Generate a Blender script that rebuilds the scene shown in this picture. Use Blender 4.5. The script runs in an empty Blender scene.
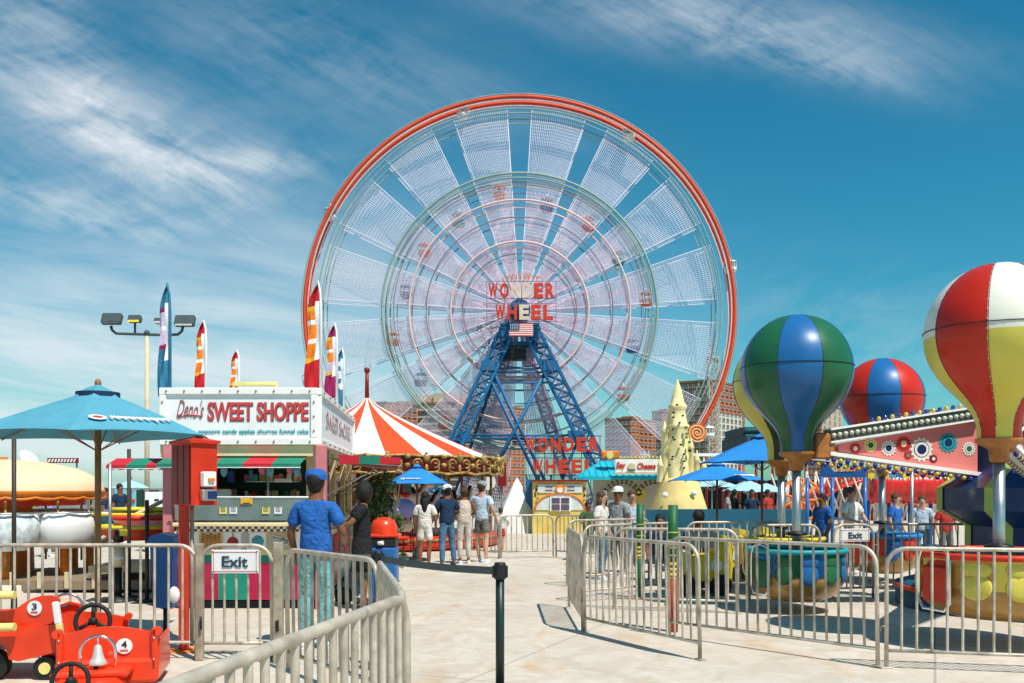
import bpy, math, random
from mathutils import Matrix, Vector
random.seed(7)
R = math.radians
PI = math.pi
S = bpy.context.scene
C = S.collection
F, CX, HY, EYE = 950.0, 512.0, 487.0, 1.63


def P(px, py, D):
    return Vector(((px - CX) / F * D, D, EYE + (HY - py) / F * D))


def X(px, D): return (px - CX) / F * D
def Z(py, D): return EYE + (HY - py) / F * D
def GD(py): return F * EYE / (py - HY)
def G(px, py):
    D = GD(py)
    return Vector(((px - CX) / F * D, D, 0))


# ---------------------------------------------------------------- materials
MATS = {}


def mat(name, col, rough=.5, metal=0.0, var=.12, scale=6.0, bump=.0, coat=0.0, grime=0.0, alpha=1.0, trans=0.0, emit=None):
    if name in MATS: return MATS[name]
    m = bpy.data.materials.new(name); m.use_nodes = True
    nt = m.node_tree; N = nt.nodes; L = nt.links
    b = N['Principled BSDF']
    b.inputs['Roughness'].default_value = rough
    b.inputs['Metallic'].default_value = metal
    b.inputs['Coat Weight'].default_value = coat
    b.inputs['Coat Roughness'].default_value = .08
    b.inputs['Specular IOR Level'].default_value = .3 if metal < .1 and trans == 0 else .5
    b.inputs['Transmission Weight'].default_value = trans
    b.inputs['Alpha'].default_value = alpha
    tc = N.new('ShaderNodeTexCoord')
    nz = N.new('ShaderNodeTexNoise'); nz.inputs['Scale'].default_value = scale; nz.inputs['Detail'].default_value = 6
    L.new(tc.outputs['Object'], nz.inputs['Vector'])
    ramp = N.new('ShaderNodeMapRange')
    ramp.inputs['From Min'].default_value = .3; ramp.inputs['From Max'].default_value = .7
    ramp.inputs['To Min'].default_value = 1 - var; ramp.inputs['To Max'].default_value = 1 + var
    L.new(nz.outputs['Fac'], ramp.inputs['Value'])
    mul = N.new('ShaderNodeVectorMath'); mul.operation = 'SCALE'
    mul.inputs[0].default_value = col[:3]
    L.new(ramp.outputs[0], mul.inputs['Scale'])
    out = mul.outputs[0]
    if grime > 0:
        n2 = N.new('ShaderNodeTexNoise'); n2.inputs['Scale'].default_value = scale * .6; n2.inputs['Detail'].default_value = 9
        n2.inputs['Distortion'].default_value = .8
        L.new(tc.outputs['Object'], n2.inputs['Vector'])
        mr = N.new('ShaderNodeMapRange'); mr.inputs['From Min'].default_value = .52; mr.inputs['From Max'].default_value = .72
        mr.inputs['To Max'].default_value = grime
        L.new(n2.outputs['Fac'], mr.inputs['Value'])
        mx = N.new('ShaderNodeMix'); mx.data_type = 'RGBA'
        L.new(mr.outputs[0], mx.inputs['Factor']); L.new(out, mx.inputs[6]); mx.inputs[7].default_value = (.12, .085, .055, 1)
        out = mx.outputs[2]
    L.new(out, b.inputs['Base Color'])
    rr = N.new('ShaderNodeMapRange'); rr.inputs['To Min'].default_value = max(0, rough - .08); rr.inputs['To Max'].default_value = min(1, rough + .12)
    L.new(nz.outputs['Fac'], rr.inputs['Value']); L.new(rr.outputs[0], b.inputs['Roughness'])
    if bump > 0:
        bp = N.new('ShaderNodeBump'); bp.inputs['Strength'].default_value = bump; bp.inputs['Distance'].default_value = .02
        n3 = N.new('ShaderNodeTexNoise'); n3.inputs['Scale'].default_value = scale * 5; n3.inputs['Detail'].default_value = 4
        L.new(tc.outputs['Object'], n3.inputs['Vector']); L.new(n3.outputs['Fac'], bp.inputs['Height'])
        L.new(bp.outputs[0], b.inputs['Normal'])
    if emit:
        b.inputs['Emission Color'].default_value = (*emit, 1); b.inputs['Emission Strength'].default_value = 1
    MATS[name] = m
    return m


galv = mat('galvanised_steel', (.54, .47, .38), .45, .25, .28, 7, .2, grime=.55)
galv2 = mat('galvanised_post', (.40, .34, .25), .5, .3, .25, 9, .2, grime=.5)
steel = mat('brushed_steel', (.50, .50, .49), .3, .8, .12, 5)
chrome = mat('chrome', (.75, .74, .72), .15, 1, .05)
white = mat('white_paint', (.87, .86, .83), .45, 0, .05, 4, grime=.12)
white2 = mat('white_plastic', (.78, .79, .80), .4, 0, .04)
cream = mat('cream_paint', (.78, .62, .36), .5, 0, .08, 4, grime=.15)
pale = mat('pale_panel', (.85, .86, .87), .35, 0, .05, 3)
redp = mat('red_paint', (.60, .035, .012), .42, 0, .18, 4, coat=.08, grime=.1)
redcar = mat('toy_red', (.74, .045, .010), .32, 0, .12, 5, coat=.25, grime=.18)
redT = mat('tent_red', (.78, .07, .015), .7, 0, .08, 3)
whiteT = mat('tent_white', (.82, .80, .76), .7, 0, .05, 2)
dkred = mat('dark_red_paint', (.22, .01, .012), .4, 0, .1, 5)
green = mat('awning_green', (.015, .20, .13), .65, 0, .1, 6)
awred = mat('awning_red', (.50, .02, .035), .65, 0, .1, 6)
crims = mat('crimson_panel', (.42, .012, .06), .4, 0, .15, 3, coat=.3)
greenp = mat('green_panel', (.01, .24, .17), .4, 0, .12, 3, coat=.3)
black = mat('black_plastic', (.018, .018, .02), .4, 0, .1)
rubber = mat('black_rubber', (.015, .015, .016), .6, 0, .1)
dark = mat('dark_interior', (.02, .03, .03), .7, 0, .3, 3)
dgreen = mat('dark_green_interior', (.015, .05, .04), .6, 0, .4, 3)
umbl = mat('light_blue_canvas', (.085, .31, .42), .8, 0, .08, 5)
umb = mat('blue_canvas', (.02, .22, .58), .75, 0, .08, 5)
umbw = mat('pale_blue_canvas', (.35, .62, .74), .8, 0, .08, 4)
navyc = mat('navy_canvas', (.01, .03, .09), .8, 0, .08, 5)
wood = mat('brown_pole', (.30, .15, .055), .5, 0, .2, 9)
redwood = mat('red_pole', (.26, .05, .02), .5, 0, .2, 9)
tan = mat('tan_pole', (.62, .50, .33), .6, 0, .1, 4)
yel = mat('yellow_paint', (.75, .55, .03), .4, 0, .1, 5, coat=.3)
paleyel = mat('pale_yellow_paint', (.75, .66, .22), .45, 0, .1, 5)
blue = mat('blue_paint', (.015, .13, .42), .4, 0, .12, 4, coat=.2)
towerb = mat('tower_blue', (.02, .14, .32), .45, 0, .15, .6)
orange = mat('orange_paint', (.75, .20, .02), .5, 0, .15, 3)
peach = mat('peach_canvas', (.82, .58, .38), .75, 0, .08, 2)
teal = mat('teal_paint', (.02, .30, .34), .45, 0, .1, 4)
turq = mat('turquoise_metal', (.02, .42, .55), .4, 0, .08, 2)
pinkp = mat('pink_panel', (.75, .22, .20), .45, 0, .06, 2)
pinkpost = mat('pink_post', (.62, .20, .22), .45, 0, .12, 4)
gold = mat('gold_paint', (.36, .24, .07), .5, .2, .6, 7)
brass = mat('basket_gold', (.42, .22, .05), .35, .2, .2, 4, coat=.4)
rustyo = mat('rusty_orange', (.45, .17, .04), .5, .1, .3, 6)
navy = mat('navy_paint', (.008, .03, .12), .35, 0, .15, 2, coat=.3)
lime = mat('lime_paint', (.42, .50, .12), .4, 0, .1, 3)
fgreen = mat('balloon_green', (.015, .12, .05), .33, 0, .12, 2, coat=.15, grime=.10)
fblue = mat('balloon_blue', (.015, .13, .36), .33, 0, .12, 2, coat=.15, grime=.10)
fred = mat('balloon_red', (.54, .022, .008), .33, 0, .12, 2, coat=.15, grime=.10)
fyel = mat('balloon_yellow', (.66, .56, .09), .33, 0, .08, 2, coat=.15, grime=.10)
fwhite = mat('balloon_white', (.78, .75, .66), .33, 0, .05, 2, coat=.15)
fdark = mat('balloon_dark_green', (.008, .04, .025), .33, 0, .12, 2, coat=.15)
bulby = mat('bulb_yellow', (.60, .42, .05), .2, 0, .05, coat=.6)
bulbb = mat('bulb_blue', (.015, .03, .25), .2, 0, .05, coat=.6)
bulbw = mat('bulb_frosted', (.62, .60, .50), .3, 0, .05, coat=.6)
sand = mat('sand_yellow', (.82, .70, .36), .8, 0, .1, 3, .4)
sand2 = mat('sandcastle_base', (.82, .62, .25), .7, 0, .1, 3, .2)
neon = mat('sign_red', (.62, .05, .02), .5, 0, .15, 1)
neonw = mat('sign_pale', (.75, .55, .42), .5, 0, .15, 1)
spokew = mat('spoke_white', (.82, .76, .88), .5, 0, .1, .4)
spokep = mat('spoke_pink', (.85, .50, .66), .5, 0, .1, .4)
rimr = mat('rim_red', (.78, .07, .02), .45, 0, .1, .4)
ringg = mat('ring_grey_green', (.30, .40, .34), .5, 0, .1, .4)
ringw = mat('ring_pink_white', (.80, .55, .50), .5, 0, .1, .4)
ringd = mat('ring_dark', (.25, .16, .2), .5, 0, .1, .4)
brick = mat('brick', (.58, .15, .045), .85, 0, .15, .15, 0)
brickd = mat('brown_shaded_brick', (.30, .16, .08), .85, 0, .15, .15)  # brown brick; also paints shade onto the left faces of orange blocks
beigeb = mat('beige_brick', (.55, .42, .30), .85, 0, .1, .15)
glassd = mat('window_glass', (.10, .12, .13), .15, 0, .3, .3)
winw = mat('window_frame', (.62, .60, .55), .6, 0, .1, 1)
skinb = mat('skin_brown', (.22, .09, .045), .5, 0, .08)
skind = mat('skin_dark', (.10, .04, .022), .5, 0, .08)
skinl = mat('skin_light', (.55, .30, .20), .5, 0, .08)
hairb = mat('black_hair', (.012, .01, .01), .5, 0, .3, 30, .5)
hairg = mat('brown_hair', (.08, .04, .02), .5, 0, .3, 30, .5)
leafg = mat('leaf', (.05, .10, .03), .6, 0, .4, 3)
leafl = mat('leaf_light', (.12, .17, .06), .6, 0, .4, 3)
bark = mat('bark', (.12, .08, .05), .9, 0, .3, 8, .5)
tealtxt = mat('teal_lettering', (.02, .35, .38), .5, 0, .05)
beltg = mat('grey_belt', (.12, .14, .14), .8, 0, .1, 10)
shallg = mat('counter_glass', (.25, .33, .32), .1, 0, .1, alpha=.45)
stage = mat('sea_blue_wall', (.01, .09, .15), .6, 0, .2, 1)


def cloth(name, col):
    m = mat(name, col, .9, 0, .16, 7, .9); nt = m.node_tree
    for n in nt.nodes:
        if n.type == 'BUMP':
            n.inputs['Distance'].default_value = .035; nz = n.inputs['Height'].links[0].from_node
            nz.inputs['Scale'].default_value = 9; nz.inputs['Detail'].default_value = 2.5; nz.inputs['Distortion'].default_value = 1.6
    return m


# meshes whose separate pieces become parts of their own
EACH = {'posts': 'post', 'awning_struts': 'awning_strut', 'upright': 'upright', 'ribs': 'rib', 'legs': 'leg', 'appliances': 'appliance', 'cartons': 'carton',
        'candy_floss_bags': 'candy_floss_bag', 'scenery_panels': 'scenery_panel', 'side_cushions': 'side_cushion', 'white_spots': 'white_spot', 'rails': 'rail',
        'eyes': 'eye', 'sign_bulbs': 'sign_bulb', 'window_posts': 'window_post', 'panes': 'pane', 'turrets': 'turret', 'guy_wires': 'guy_wire', 'lime_stripes': 'lime_stripe'}


# ---------------------------------------------------------------- mesh builder
class MB:
    def __init__(s, m=None):
        s.v = []; s.f = []; s.mi = []; s.sm = []; s.mats = []; s.cur = 0; s.M = Matrix()
        if m: s.mat(m)

    def mat(s, m):
        if m not in s.mats: s.mats.append(m)
        s.cur = s.mats.index(m); return s

    def add(s, vs, fs, smooth=False):
        o = len(s.v)
        s.v += [s.M @ Vector(v) for v in vs]
        for f in fs:
            s.f.append([o + i for i in f]); s.mi.append(s.cur); s.sm.append(smooth)
        return s

    def box(s, c, d, rz=0, M=None, bev=0.0):
        x, y, z = d[0] / 2, d[1] / 2, d[2] / 2
        if bev > 0:
            b = min(bev, x * .9, y * .9, z * .9)
            vs = []; fs = []
            for sx in (-1, 1):
                for sy in (-1, 1):
                    for sz in (-1, 1):
                        vs += [(sx * (x - b), sy * (y - b), sz * z), (sx * (x - b), sy * y, sz * (z - b)), (sx * x, sy * (y - b), sz * (z - b))]
            def i(sx, sy, sz, k): return ((sx > 0) * 4 + (sy > 0) * 2 + (sz > 0)) * 3 + k
            for sg in (-1, 1):
                fs.append([i(-1, -1, sg, 0), i(1, -1, sg, 0), i(1, 1, sg, 0), i(-1, 1, sg, 0)][::sg])
                fs.append([i(-1, sg, -1, 1), i(-1, sg, 1, 1), i(1, sg, 1, 1), i(1, sg, -1, 1)][::sg])
                fs.append([i(sg, -1, -1, 2), i(sg, 1, -1, 2), i(sg, 1, 1, 2), i(sg, -1, 1, 2)][::sg])
            for a in (-1, 1):
                for c2 in (-1, 1):
                    fs.append([i(-1, a, c2, 0), i(1, a, c2, 0), i(1, a, c2, 1), i(-1, a, c2, 1)][::-a * c2])
                    fs.append([i(a, -1, c2, 0), i(a, 1, c2, 0), i(a, 1, c2, 2), i(a, -1, c2, 2)][::a * c2])
                    fs.append([i(a, c2, -1, 1), i(a, c2, 1, 1), i(a, c2, 1, 2), i(a, c2, -1, 2)][::-a * c2])
            for sx in (-1, 1):
                for sy in (-1, 1):
                    for sz in (-1, 1):
                        fs.append([i(sx, sy, sz, 0), i(sx, sy, sz, 1), i(sx, sy, sz, 2)][::-sx * sy * sz])
        else:
            vs = [(a * x, b * y, c_ * z) for c_ in (-1, 1) for a, b in ((-1, -1), (1, -1), (1, 1), (-1, 1))]
            fs = [(3, 2, 1, 0), (4, 5, 6, 7), (0, 1, 5, 4), (1, 2, 6, 5), (2, 3, 7, 6), (3, 0, 4, 7)]
        T = Matrix.Translation(c) @ Matrix.Rotation(rz, 4, 'Z')
        if M: T = Matrix.Translation(c) @ M
        return s.add([T @ Vector(v) for v in vs], fs)

    def tube(s, pts, r, n=8, cap=True, r1=None, flat=None):
        pts = [Vector(p) for p in pts]; k = len(pts)
        vs = []; fs = []
        prev = None
        for i, p in enumerate(pts):
            a = pts[max(0, i - 1)]; b = pts[min(k - 1, i + 1)]
            t = (b - a).normalized()
            if prev is None:
                up = Vector((0, 0, 1)) if abs(t.z) < .9 else Vector((0, 1, 0))
                u = t.cross(up).normalized()
            else:
                u = (prev - t * prev.dot(t)).normalized()
            prev = u; w = t.cross(u)
            rr = r if r1 is None else r + (r1 - r) * i / (k - 1)
            rw = rr if flat is None else flat
            for j in range(n):
                a_ = 2 * PI * (j + .5) / n
                vs.append(p + u * math.cos(a_) * rr + w * math.sin(a_) * rw)
        for i in range(k - 1):
            for j in range(n):
                j2 = (j + 1) % n
                fs.append((i * n + j, i * n + j2, (i + 1) * n + j2, (i + 1) * n + j))
        s.add(vs, fs, n > 4)
        if cap:
            o = len(s.v) - len(vs)
            s.f.append([o + j for j in range(n)][::-1]); s.mi.append(s.cur); s.sm.append(False)
            s.f.append([o + (k - 1) * n + j for j in range(n)]); s.mi.append(s.cur); s.sm.append(False)
        return s

    def lathe(s, prof, c=(0, 0, 0), n=32, a0=0, a1=2 * PI, matf=None, rf=None, smooth=True):
        """prof: (r,z) list. matf(j,i)->material, rf(angle,i)->radius factor"""
        full = abs(a1 - a0 - 2 * PI) < 1e-6
        nn = n if full else n + 1
        c = Vector(c); base = len(s.v)
        for (r, z) in prof:
            for j in range(nn):
                a = a0 + (a1 - a0) * j / n
                q = rf(a, z) if rf else 1
                s.v.append(s.M @ (c + Vector((r * q * math.cos(a), r * q * math.sin(a), z))))
        for i in range(len(prof) - 1):
            for j in range(n):
                j2 = (j + 1) % nn
                if matf: s.mat(matf(j, i))
                s.f.append([base + i * nn + j, base + i * nn + j2, base + (i + 1) * nn + j2, base + (i + 1) * nn + j])
                s.mi.append(s.cur); s.sm.append(smooth)
        return s

    def ball(s, c, r, n=12, sc=(1, 1, 1)):
        h = n // 2
        sv = s.M; s.M = sv @ Matrix.Translation(c) @ Matrix.Diagonal((*sc, 1))
        s.lathe([(max(1e-4, r * math.sin(PI * i / h)), -r * math.cos(PI * i / h)) for i in range(h + 1)], n=n)
        s.M = sv; return s

    def prism(s, poly, y0, y1):
        """poly in XZ plane, extruded along Y"""
        k = len(poly)
        vs = [(x, y0, z) for x, z in poly] + [(x, y1, z) for x, z in poly]
        fs = [tuple(range(k)), tuple(range(2 * k - 1, k - 1, -1))]
        for i in range(k):
            j = (i + 1) % k
            fs.append((i, i + k, j + k, j))
        return s.add(vs, fs)

    def disc(s, c, r, n=24, th=.01, rx=None):
        """thin disc facing -Y"""
        rx = rx or r
        return s.prism([(c[0] + rx * math.cos(2 * PI * i / n), c[2] + r * math.sin(2 * PI * i / n)) for i in range(n)], c[1] - th, c[1])

    def lattice(s, p0, p1, u, w, r=.05, seg=.9, sides='uw'):
        """4-chord lattice column, u,w half-width vectors"""
        p0, p1, u, w = Vector(p0), Vector(p1), Vector(u), Vector(w)
        cs = [(1, 1), (1, -1), (-1, -1), (-1, 1)]
        L = (p1 - p0).length; n = max(1, int(L / seg))
        for a, b in cs: s.tube([p0 + u * a + w * b, p1 + u * a + w * b], r, 4)
        for i in range(n):
            q0 = p0.lerp(p1, i / n); q1 = p0.lerp(p1, (i + 1) / n)
            for k in range(4):
                a, b = cs[k]; c_, d = cs[(k + 1) % 4]
                A0 = q0 + u * a + w * b; A1 = q1 + u * a + w * b; B0 = q0 + u * c_ + w * d; B1 = q1 + u * c_ + w * d
                s.tube([A0, B1], r * .55, 4, False)
                s.tube([B0, A1], r * .55, 4, False)
                s.tube([A0, B0], r * .55, 4, False)
        return s

    def build(s, name, parent=None, label=None, each=True):
        if each and name in EACH and s.f:
            par = list(range(len(s.v)))
            def find(i):
                while par[i] != i: par[i] = par[par[i]]; i = par[i]
                return i
            for f in s.f:
                a = find(f[0])
                for i in f[1:]: par[find(i)] = a
            grp = {}
            for fi, f in enumerate(s.f): grp.setdefault(find(f[0]), []).append(fi)
            o = None
            for fis in grp.values():
                m = MB(); m.mats = s.mats; ids = {}
                for fi in fis:
                    m.f.append([ids.setdefault(i, len(ids)) for i in s.f[fi]]); m.mi.append(s.mi[fi]); m.sm.append(s.sm[fi])
                m.v = [s.v[i] for i in ids]
                used = sorted(set(m.mi)); m.mats = [s.mats[q] for q in used]; m.mi = [used.index(q) for q in m.mi]
                o = m.build(EACH[name], parent, label, False)
            return o
        me = bpy.data.meshes.new(name)
        off = Vector((0, 0, 0)); q = parent
        while q: off += q.location; q = q.parent
        me.from_pydata([v - off for v in s.v], [], s.f)
        for m in s.mats: me.materials.append(m)
        me.polygons.foreach_set('material_index', s.mi)
        me.polygons.foreach_set('use_smooth', s.sm)
        me.update()
        o = bpy.data.objects.new(name, me); C.objects.link(o); o.parent = parent
        if label: o['label'] = label
        return o


def tag(o, label=None, cat=None, group=None, kind=None):
    if label: o['label'] = label
    if cat: o['category'] = cat
    if group: o['group'] = group
    if kind: o['kind'] = kind
    return o


def thing(name, label, cat, loc=(0, 0, 0), group=None):
    o = bpy.data.objects.new(name, None); C.objects.link(o); o.location = loc; o.empty_display_size = .3
    return tag(o, label, cat, group)


def dup(o, parent=None):
    c = o.copy(); C.objects.link(c)
    if parent: c.parent = parent
    for ch in o.children: dup(ch, c)
    return c


def text(name, string, m, parent, c, w, h, rz=0, depth=.01, bold=.0, tilt=0, name2=None, shear=0, M=None):
    """lettering fitted in w x h, facing -Y (rotated rz about Z), centred at c (world)"""
    cu = bpy.data.curves.new('t', 'FONT'); cu.body = string; cu.size = 1; cu.extrude = .5; cu.offset = bold; cu.shear = shear
    cu.align_x = 'LEFT'; cu.resolution_u = 3
    to = bpy.data.objects.new('t', cu); C.objects.link(to)
    dg = bpy.context.evaluated_depsgraph_get(); dg.update()
    me = bpy.data.meshes.new_from_object(to.evaluated_get(dg))
    bpy.data.objects.remove(to); bpy.data.curves.remove(cu)
    xs = [v.co.x for v in me.vertices]; ys = [v.co.y for v in me.vertices]
    x0, x1, y0, y1 = min(xs), max(xs), min(ys), max(ys)
    off = Vector((0, 0, 0)); q = parent
    while q: off += q.location; q = q.parent
    T = Matrix.Translation(Vector(c) - off) @ (M if M else Matrix.Rotation(rz, 4, 'Z') @ Matrix.Rotation(tilt, 4, 'Y') @ Matrix.Rotation(PI / 2, 4, 'X'))
    for v in me.vertices:
        v.co = T @ Vector(((v.co.x - (x0 + x1) / 2) / (x1 - x0) * w, (v.co.y - (y0 + y1) / 2) / (y1 - y0) * h, v.co.z * depth))
    me.materials.clear(); me.materials.append(m); me.name = name
    o = bpy.data.objects.new(name, me); C.objects.link(o); o.parent = parent
    return o


# ---------------------------------------------------------------- people
def skin_mesh(verts, edges, rad, m, levels=2, root=0):
    me = bpy.data.meshes.new('s'); me.from_pydata(verts, edges, [])
    o = bpy.data.objects.new('s', me); C.objects.link(o)
    md = o.modifiers.new('k', 'SKIN'); md.use_smooth_shade = True; md.branch_smoothing = .6
    sv = me.skin_vertices[0].data
    for i, r in enumerate(rad):
        sv[i].radius = r if isinstance(r, tuple) else (r, r)
        sv[i].use_root = (i == root)
    sb = o.modifiers.new('u', 'SUBSURF'); sb.levels = levels
    dg = bpy.context.evaluated_depsgraph_get(); dg.update()
    out = bpy.data.meshes.new_from_object(o.evaluated_get(dg))
    bpy.data.objects.remove(o); bpy.data.meshes.remove(me)
    out.materials.clear(); out.materials.append(m)
    for p in out.polygons: p.use_smooth = True
    return out


def person(label, loc, face, h, skin, top, bottom, hair, kind='trousers', arms=None, legs=None, lean=0, hairlen='short', cap=None, group='people at the fairground', seated=False, shoes=None, sleeves='short', extra=None, sleeveless=False):
    """local: faces -Y, height normalised 1.75, scaled to h. arms: ((elbow),(wrist)) x2"""
    k = h / 1.75
    root = thing('person', label, 'person', loc, group)
    hp = .95 if not seated else .46
    dz = hp - .95
    ly = -lean
    def U(x, y, z):  # upper body point with lean
        t = max(0, z - .95)
        return (x, y + ly * t, z + dz)
    el, wl = (arms or (((-.25, .02, 1.14), (-.24, -.08, .90)), ((.25, .02, 1.14), (.24, -.08, .90))))[0]
    er, wr = (arms or (((-.25, .02, 1.14), (-.24, -.08, .90)), ((.25, .02, 1.14), (.24, -.08, .90))))[1]
    V = [(0, 0, hp), U(0, 0, 1.08), U(0, .01, 1.26), U(0, .01, 1.41), U(0, .005, 1.48), U(0, -.008, 1.555), U(0, -.015, 1.64), U(0, -.005, 1.72)]
    Rr = [(.155, .105), (.135, .095), (.16, .105), (.13, .085), .058, (.07, .078), (.08, .098), (.045, .055)]
    E = [(0, 1), (1, 2), (2, 3), (3, 4), (4, 5), (5, 6), (6, 7)]
    parts = {}
    for sgn, e, w, nm in ((-1, el, wl, 'l'), (1, er, wr, 'r')):
        b = len(V)
        e2 = U(*e); w2 = U(*w)
        V += [U(sgn * .17, .01, 1.41), e2, w2]
        Rr += [.055, .042, .028]
        E += [(3, b), (b, b + 1), (b + 1, b + 2)]
        d = (Vector(w2) - Vector(e2)).normalized()
        palm = Vector(w2) + d * .05
        V.append(tuple(palm)); Rr.append((.038, .02)); E.append((b + 2, b + 3))
        side = d.cross(Vector((1, 0, 0)));
        side = side.normalized() if side.length > .1 else Vector((0, 1, 0))
        inn = Vector((-sgn, 0, 0))
        for fi in range(4):
            o = side * (fi - 1.5) * .021
            q1 = palm + d * .045 + o + inn * .004
            q2 = q1 + d * (.034 + .006 * (fi in (1, 2))) + inn * .018
            n0 = len(V); V += [tuple(q1), tuple(q2)]; Rr += [.0095, .008]; E += [(b + 3, n0), (n0, n0 + 1)]
        n0 = len(V); q1 = palm + side * .035 - d * .01 + inn * .012; q2 = q1 + d * .035 + inn * .012
        V += [tuple(q1), tuple(q2)]; Rr += [.011, .009]; E += [(b + 3, n0), (n0, n0 + 1)]
        parts[nm] = b
    lg = legs or (((-.10, -.01, .50), (-.10, .03, .09)), ((.10, -.01, .50), (.10, .03, .09)))
    if seated: lg = (((-.10, -.42, .47), (-.10, -.42, .09)), ((.10, -.42, .47), (.10, -.42, .09)))
    lb = []
    for sgn, (kn, an) in zip((-1, 1), lg):
        b = len(V)
        V += [(sgn * .09, 0, hp - .06), kn, ((kn[0] + an[0]) / 2, (kn[1] + an[1]) / 2 + .02, (kn[2] + an[2]) / 2 + .05), an, (an[0] + sgn * .01, an[1] - .11, an[2] - .05), (an[0], an[1] + .03, an[2] - .045)]
        Rr += [.088, .056, .055, .036, (.036, .024), .028]
        E += [(0, b), (b, b + 1), (b + 1, b + 2), (b + 2, b + 3), (b + 3, b + 4), (b + 3, b + 5)]
        lb.append(b)
    body = skin_mesh(V, E, Rr, skin)
    # face features joined into the body mesh
    hm = MB(skin)
    hx, hy, hz = U(0, -.015, 1.63)
    hm.tube([(hx, hy - .085, hz + .02), (hx, hy - .118, hz - .022)], .010, 6, r1=.017)
    for sg in (-1, 1): hm.ball((hx + sg * .078, hy + .012, hz - .005), .028, 8, (.4, .8, 1.1))
    off = len(body.vertices)
    vs = [v.co[:] for v in body.vertices] + [tuple(v) for v in hm.v]
    fs = [tuple(p.vertices) for p in body.polygons] + [tuple(i + off for i in f) for f in hm.f]
    bm2 = bpy.data.meshes.new('body'); bm2.from_pydata(vs, [], fs); bm2.materials.append(skin)
    for p in bm2.polygons: p.use_smooth = True
    bpy.data.meshes.remove(body)
    objs = [('body', bm2)]
    for sg in (-1, 1):
        fm = MB(white2); fm.ball((hx + sg * .03, hy - .082, hz + .018), .010, 8, (1.2, .5, .7)); fm.mat(black); fm.ball((hx + sg * .03, hy - .088, hz + .018), .005, 6); objs.append(('eye', fm))
    fm = MB(mat('lips', (.3, .08, .06), .5)); fm.ball((hx, hy - .095, hz - .055), .022, 8, (1, .4, .3)); objs.append(('mouth', fm))
    # clothes
    g = .014
    if kind != 'dress' or True:
        idx = [0, 1, 2, 3]
        TV = [U(0, 0, .85), V[1], V[2], V[3], U(0, .008, 1.475)]; TR = [(.195, .145), (.17, .13), (.19, .135), (.165, .115), (.085, .08)]; TE = [(0, 1), (1, 2), (2, 3), (3, 4)]
        if not sleeveless:
            for nm in 'lr':
                b = parts[nm]; a = Vector(V[b]); e = Vector(V[b + 1]); w = Vector(V[b + 2])
                n0 = len(TV)
                TV.append(tuple(a)); TR.append(.082); TE.append((3, n0))
                if sleeves == 'short': TV.append(tuple(a.lerp(e, .78))); TR.append(.075); TE.append((n0, n0 + 1))
                else:
                    TV += [tuple(e), tuple(w.lerp(e, .1))]; TR += [.055, .042]; TE += [(n0, n0 + 1), (n0 + 1, n0 + 2)]
        objs.append(('shirt' if kind != 'dress' else 'dress_top', skin_mesh(TV, TE, TR, top)))
    if kind in ('trousers', 'shorts'):
        TV = [(0, 0, hp + .0), (0, 0, hp + .12)]; TR = [(.178, .13), (.15, .12)]; TE = [(0, 1)]
        for b in lb:
            a, kn, cf, an = [Vector(V[b + i]) for i in range(4)]
            n0 = len(TV); TV += [tuple(a)]; TR += [.102]; TE.append((0, n0))
            if kind == 'shorts': TV.append(tuple(a.lerp(kn, .72))); TR.append(.094); TE.append((n0, n0 + 1))
            else:
                TV += [tuple(kn), tuple(cf), tuple(an + Vector((0, 0, .02)))]; TR += [.076, .07, .055]; TE += [(n0, n0 + 1), (n0 + 1, n0 + 2), (n0 + 2, n0 + 3)]
        objs.append((kind, skin_mesh(TV, TE, TR, bottom)))
    else:
        fm = MB(bottom); z1 = hp + .12; z0 = .52
        fm.lathe([(.135, z1), (.175, z1 - .15), (.19, z0 + .15), (.215, z0), (.20, z0 + .01), (.14, z1 - .2)], n=24, rf=lambda a, z: (.74 + .26 * abs(math.cos(a))) * (1 + .03 * math.sin(a * 7) * (z < .8)))
        objs.append(('dress_skirt', fm))
    # shoes
    for b in lb:
        an = Vector(V[b + 3]); fm = MB(shoes or white2)
        fm.ball((an.x, an.y - .045, an.z - .045), .05, 12, (.95, 2.5, .85)); fm.box((an.x, an.y - .045, an.z - .082), (.09, .25, .022), bev=.008)
        objs.append(('shoe', fm))
    hm = MB(hair)
    hm.ball((hx, hy + .034, hz + .036), .104, 16, (.92, .98, 1.0)); hm.ball((hx, hy + .045, hz - .03), .078, 12, (.95, .8, 1.1))
    if hairlen == 'long':
        hm.tube([(hx, hy + .05, hz + .03), (hx, hy + .085, hz - .09), (hx, hy + .09, hz - .24), (hx, hy + .08, hz - .34)], .095, 12, r1=.06, flat=.05)
        hm.ball((hx, hy + .05, hz - .1), .11, 12, (1.1, .7, 1.4))
    if hairlen == 'bun': hm.ball((hx, hy + .05, hz + .13), .055, 10)
    if hairlen == 'big': hm.ball((hx, hy + .045, hz - .02), .145, 14, (1.05, .85, 1.15))
    hm.M = Matrix()
    objs.append(('hair', hm))
    if cap:
        cm = MB(cap); cm.lathe([(.106, 0), (.107, .04), (.096, .08), (.06, .108), (.001, .114)], (hx, hy + .018, hz + .035), 20)
        cm.ball((hx, hy - .105, hz + .045), .085, 12, (.9, .95, .1)); objs.append(('cap', cm))
    for nm, m_ in objs:
        if isinstance(m_, MB):
            o = MB.build(m_, nm, None)
        else:
            o = bpy.data.objects.new(nm, m_); C.objects.link(o); m_.name = nm
        o.parent = root; o.location = (0, 0, 0)
    if extra: extra(root)
    root.scale = (k, k, k); root.rotation_euler = (0, 0, face)
    return root


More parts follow.
